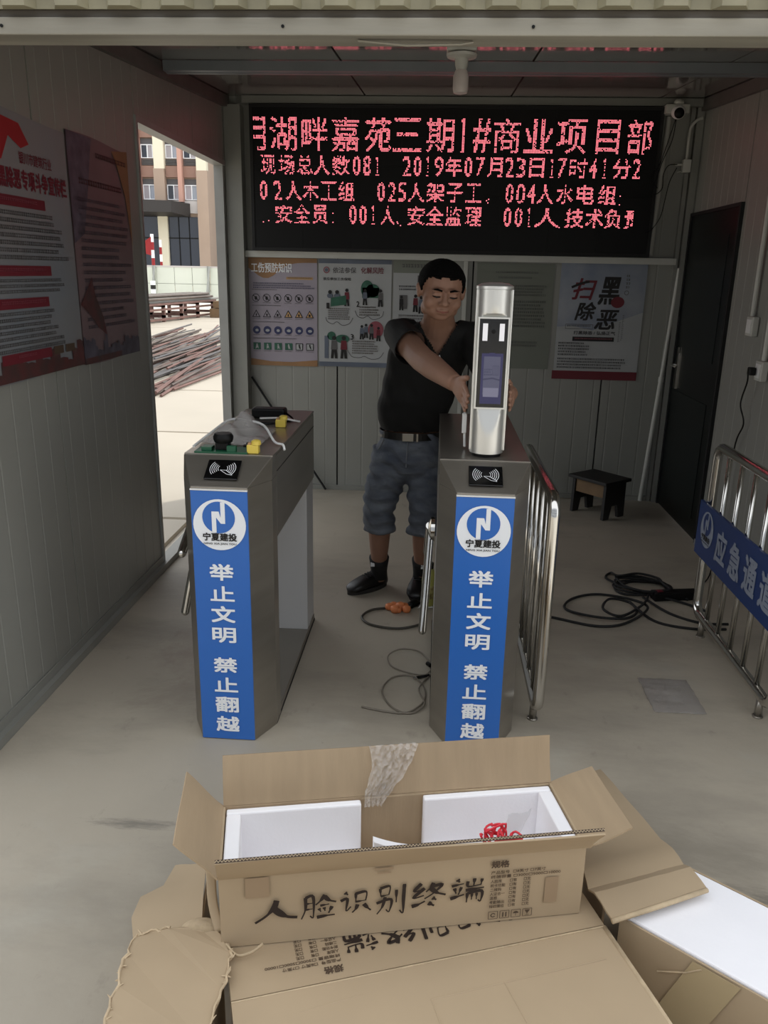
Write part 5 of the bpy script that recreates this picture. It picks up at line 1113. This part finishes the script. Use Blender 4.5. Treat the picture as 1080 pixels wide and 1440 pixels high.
# --- box C in front
bC = thing('cardboard_box', 'large plain cardboard box nearest the camera with creased top', 'box', OB, aB)
obj('body', MB().box(0.005, LB-.003, -.40, -.006, 0, .195), m_card, bC, local=True, bevel=.006)
obj('top_flap', sheet((0, -.40, .196), (LB, 0, 0), (0, .392, 0), .005, 14, 8, .0015, seed=14), m_card, bC, local=True, auto=30)
obj('fold_line', MB().box(0, LB, -.0095, -.006, .2005, .2025), m_torn, bC, local=True)
for a, b in (((.39, -.094), (.785, -.088)), ((.39, -.094), (.392, -.25)), ((.55, -.092), (.56, -.26)), ((.13, -.06), (.26, -.05))):
    obj('crease', MB().tube([(a[0], a[1], .2015), (b[0], b[1], .2015)], .0016, 5, flat=.4), m_card, bC, local=True)
obj('edge_roll', MB().tube([(LB-.001, -.39, .196), (LB-.002, -.2, .198), (LB-.004, -.008, .198)], .006, 8), m_torn, bC, local=True, smooth=True, label='rounded worn edge')
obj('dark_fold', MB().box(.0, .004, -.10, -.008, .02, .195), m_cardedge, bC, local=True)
# --- box D to the right with foam
OD = V((.466, 1.508, 0)); aD = math.radians(-38.1)
bD = thing('cardboard_box', 'long cardboard box slanting away at the lower right, filled with foam', 'box', OD, aD)
obj('front_panel', sheet((0, 0, 0), (.9, 0, 0), (0, 0, .2), -T, 12, 4, .003, seed=15), m_card, bD, local=True, auto=30)
obj('back_panel', MB().box(0, .9, .265, .27, 0, .2), m_card, bD, local=True)
obj('side_panel', MB().box(0, T, T, .264, 0, .19), m_cardi, bD, local=True); obj('side_panel', MB().box(.9, .905, 0, .27, 0, .2), m_card, bD, local=True)
obj('bottom_panel', MB().box(T, .9, T, .264, 0, .004), m_cardi, bD, local=True)
obj('tape_strip', MB().slab((.10, -.0042, .0), (.10, 0, 0), (.07, 0, .198), (0, -.0008, 0)), mat('clear_tape', (176, 158, 124), .25), bD, local=True, label='shiny slanting tape')
obj('tape_strip', MB().slab((.44, -.0042, .0), (.09, 0, 0), (-.01, 0, .198), (0, -.0008, 0)), bpy.data.materials['clear_tape'], bD, local=True, label='shiny upright tape')
obj('crease', MB().tube([(.10, -.004, .12), (.16, -.005, .16), (.19, -.005, .19)], .002, 5), m_torn, bD, local=True)
t = thing('foam_block', 'long white foam slab lying in the slanting lower right box', 'packing foam', OD, aD)
obj('slab', MB().box(.012, .89, .008, .258, .01, .206), m_foam, t, local=True, bevel=.004)
# creased loose sheet over its end
SL = [(.436, 1.461, .235), (.402, 1.559, .225), (.402, 1.682, .205), (.400, 1.928, .14), (.405, 2.159, .08)]
SR = [(.678, 1.576, .235), (.650, 1.663, .225), (.628, 1.780, .205), (.598, 2.026, .14), (.577, 2.26, .08)]
t = thing('cardboard_sheet', 'large creased cardboard flap sheet resting across the end of the slanting box', 'cardboard', (.5, 1.6, 0))
def strip(a, b, th_=.005, n=8, seed=2):
    r = random.Random(seed); mb = MB(); k = len(a); v = []
    for i in range(k):
        for j in range(n+1): v.append(V(a[i]).lerp(V(b[i]), j/n)+V((r.uniform(-.001, .001), r.uniform(-.001, .001), r.uniform(-.0012, .0012))))
    m = len(v); mb.v = v+[p-V((0, 0, th_)) for p in v]
    for i in range(k-1):
        for j in range(n): q = (i*(n+1)+j, i*(n+1)+j+1, (i+1)*(n+1)+j+1, (i+1)*(n+1)+j); mb.f += [q, tuple(x+m for x in q[::-1])]
    rim = list(range(n+1))+[(i+1)*(n+1)-1 for i in range(1, k)]+[(k-1)*(n+1)+j for j in range(n-1, -1, -1)]+[i*(n+1) for i in range(k-2, 0, -1)]
    for x, y in zip(rim, rim[1:]+rim[:1]): mb.f.append((x, x+m, y+m, y))
    return mb
lp2 = lambda S, f: V(S[int(f)]).lerp(V(S[min(int(f)+1, 4)]), f-int(f))
fs_ = [0, .25, .5, .75, 1, 1.25, 1.5, 1.75, 2, 2.5, 3, 3.5, 4]
zz = [0, .004, .009, .012, .002, .008, .010, .006, -.001, .005, .006, .004, 0]
A_ = [lp2(SL, f)+V((0, 0, z_)) for f, z_ in zip(fs_, zz)]; B_ = [lp2(SR, f)+V((0, 0, z_)) for f, z_ in zip(fs_, zz)]
obj('board', strip(A_, B_), m_card, t, auto=24)
obj('rolled_edge', MB().tube([A_[0]+V((0, 0, -.004)), A_[0].lerp(B_[0], .5)+V((0, -.002, -.003)), B_[0]+V((0, 0, -.004))], .006, 8), m_torn, t, smooth=True)
obj('support_board', MB().slab((.44, 1.56, 0), (.006, 0, 0), (-.02, .16, 0), (0, 0, .195)), m_cardi, t)
# --- left pieces
FT = [(-.633, 1.695, .10), (-.64, 1.62, .10), (-.684, 1.579, .10), (-.68, 1.51, .10), (-.648, 1.437, .10)]
FR_ = [(-.522, 1.605, .19), (-.51, 1.56, .19), (-.50, 1.51, .19), (-.488, 1.46, .19), (-.478, 1.417, .19)]
t = thing('cardboard_sheet', 'smooth rounded cardboard flap sloping to the floor left of the open box', 'cardboard', (-.6, 1.5, 0))
FT0 = [(p[0]-.10, p[1]+.0, .002) for p in FT]
obj('board', strip(FR_, FT, n=6), m_card, t, auto=30); obj('lower_board', strip([(p[0], p[1], p[2]-.006) for p in FT], [(p[0]+.02, p[1]-.0, .006) for p in FT], n=3), m_cardi, t)
obj('support_board', MB().slab((-.485, 1.42, 0), (.006, 0, 0), (-.03, .18, 0), (0, 0, .18)), m_cardi, t)
G = [(-.575, 1.085, .215), (-.594, 1.234, .222), (-.603, 1.345, .215), (-.519, 1.378, .218), (-.431, 1.372, .215), (-.386, 1.332, .215), (-.379, 1.252, .215), (-.388, 1.10, .215)]
t = thing('torn_flap', 'torn cardboard flap with ragged pale edges at the lower left', 'cardboard', (-.48, 1.2, 0))
rr = random.Random(21)
def ragged(P, n=7, amp=.0045):
    out = []
    for a, b in zip(P, P[1:]+P[:1]):
        a, b = V(a), V(b)
        for k in range(n): out.append(a.lerp(b, k/n)+V((rr.uniform(-amp, amp), rr.uniform(-amp, amp), rr.uniform(-.002, .002))))
    return out
rg = ragged([tuple(q) for q in G])
up = [q+V((0, 0, 0)) for q in rg]; lo = [q-V((0, 0, .005)) for q in rg]
obj('board', MB().hexa(lo, up), m_card, t)
ed = MB()
for seg in (rg[0:21], rg[35:56]):
    q = [p+V((rr.uniform(-.003, .003), rr.uniform(-.003, .003), rr.uniform(0, .003))) for p in seg]
    ed.tube(q, [rr.uniform(.001, .0038) for _ in q], 6, flat=.8)
for k in range(40):
    q = rg[rr.choice(list(range(2, 20))+list(range(36, 54)))]; ed.tube([q, q+V((rr.uniform(-.012, .012), rr.uniform(-.01, .01), rr.uniform(0, .006)))], [.003, .0006], 4)
o = obj('torn_edge', ed, m_torn, t, label='ragged pale torn paper edge'); o['kind'] = 'stuff'
obj('torn_mound', MB().ball((-.47, 1.40, .18), .055, .035, .03), m_torn, t, smooth=True)
obj('support_board', MB().slab((-.40, 1.12, 0), (.006, 0, 0), (-.01, .2, 0), (0, 0, .205)), m_cardi, t)
obj('support_board', MB().slab((-.59, 1.12, 0), (.006, 0, 0), (-.01, .2, 0), (0, 0, .205)), m_cardi, t)
t = thing('torn_strip', 'torn grey cardboard strip standing against the left end of the open box', 'cardboard', (-.44, 1.4, .19))
obj('board', MB().tube(cat([(-.455, 1.425, .37), (-.452, 1.42, .32), (-.446, 1.405, .26), (-.425, 1.375, .215)], 5), [(.003, .011)]*16, 8), m_card, t, smooth=True)
obj('curl', MB().tube(cat([(-.40, 1.335, .223), (-.37, 1.315, .215), (-.34, 1.32, .222), (-.32, 1.335, .23)], 5), [(.0012, .0045)]*16, 6), m_torn, t, smooth=True)
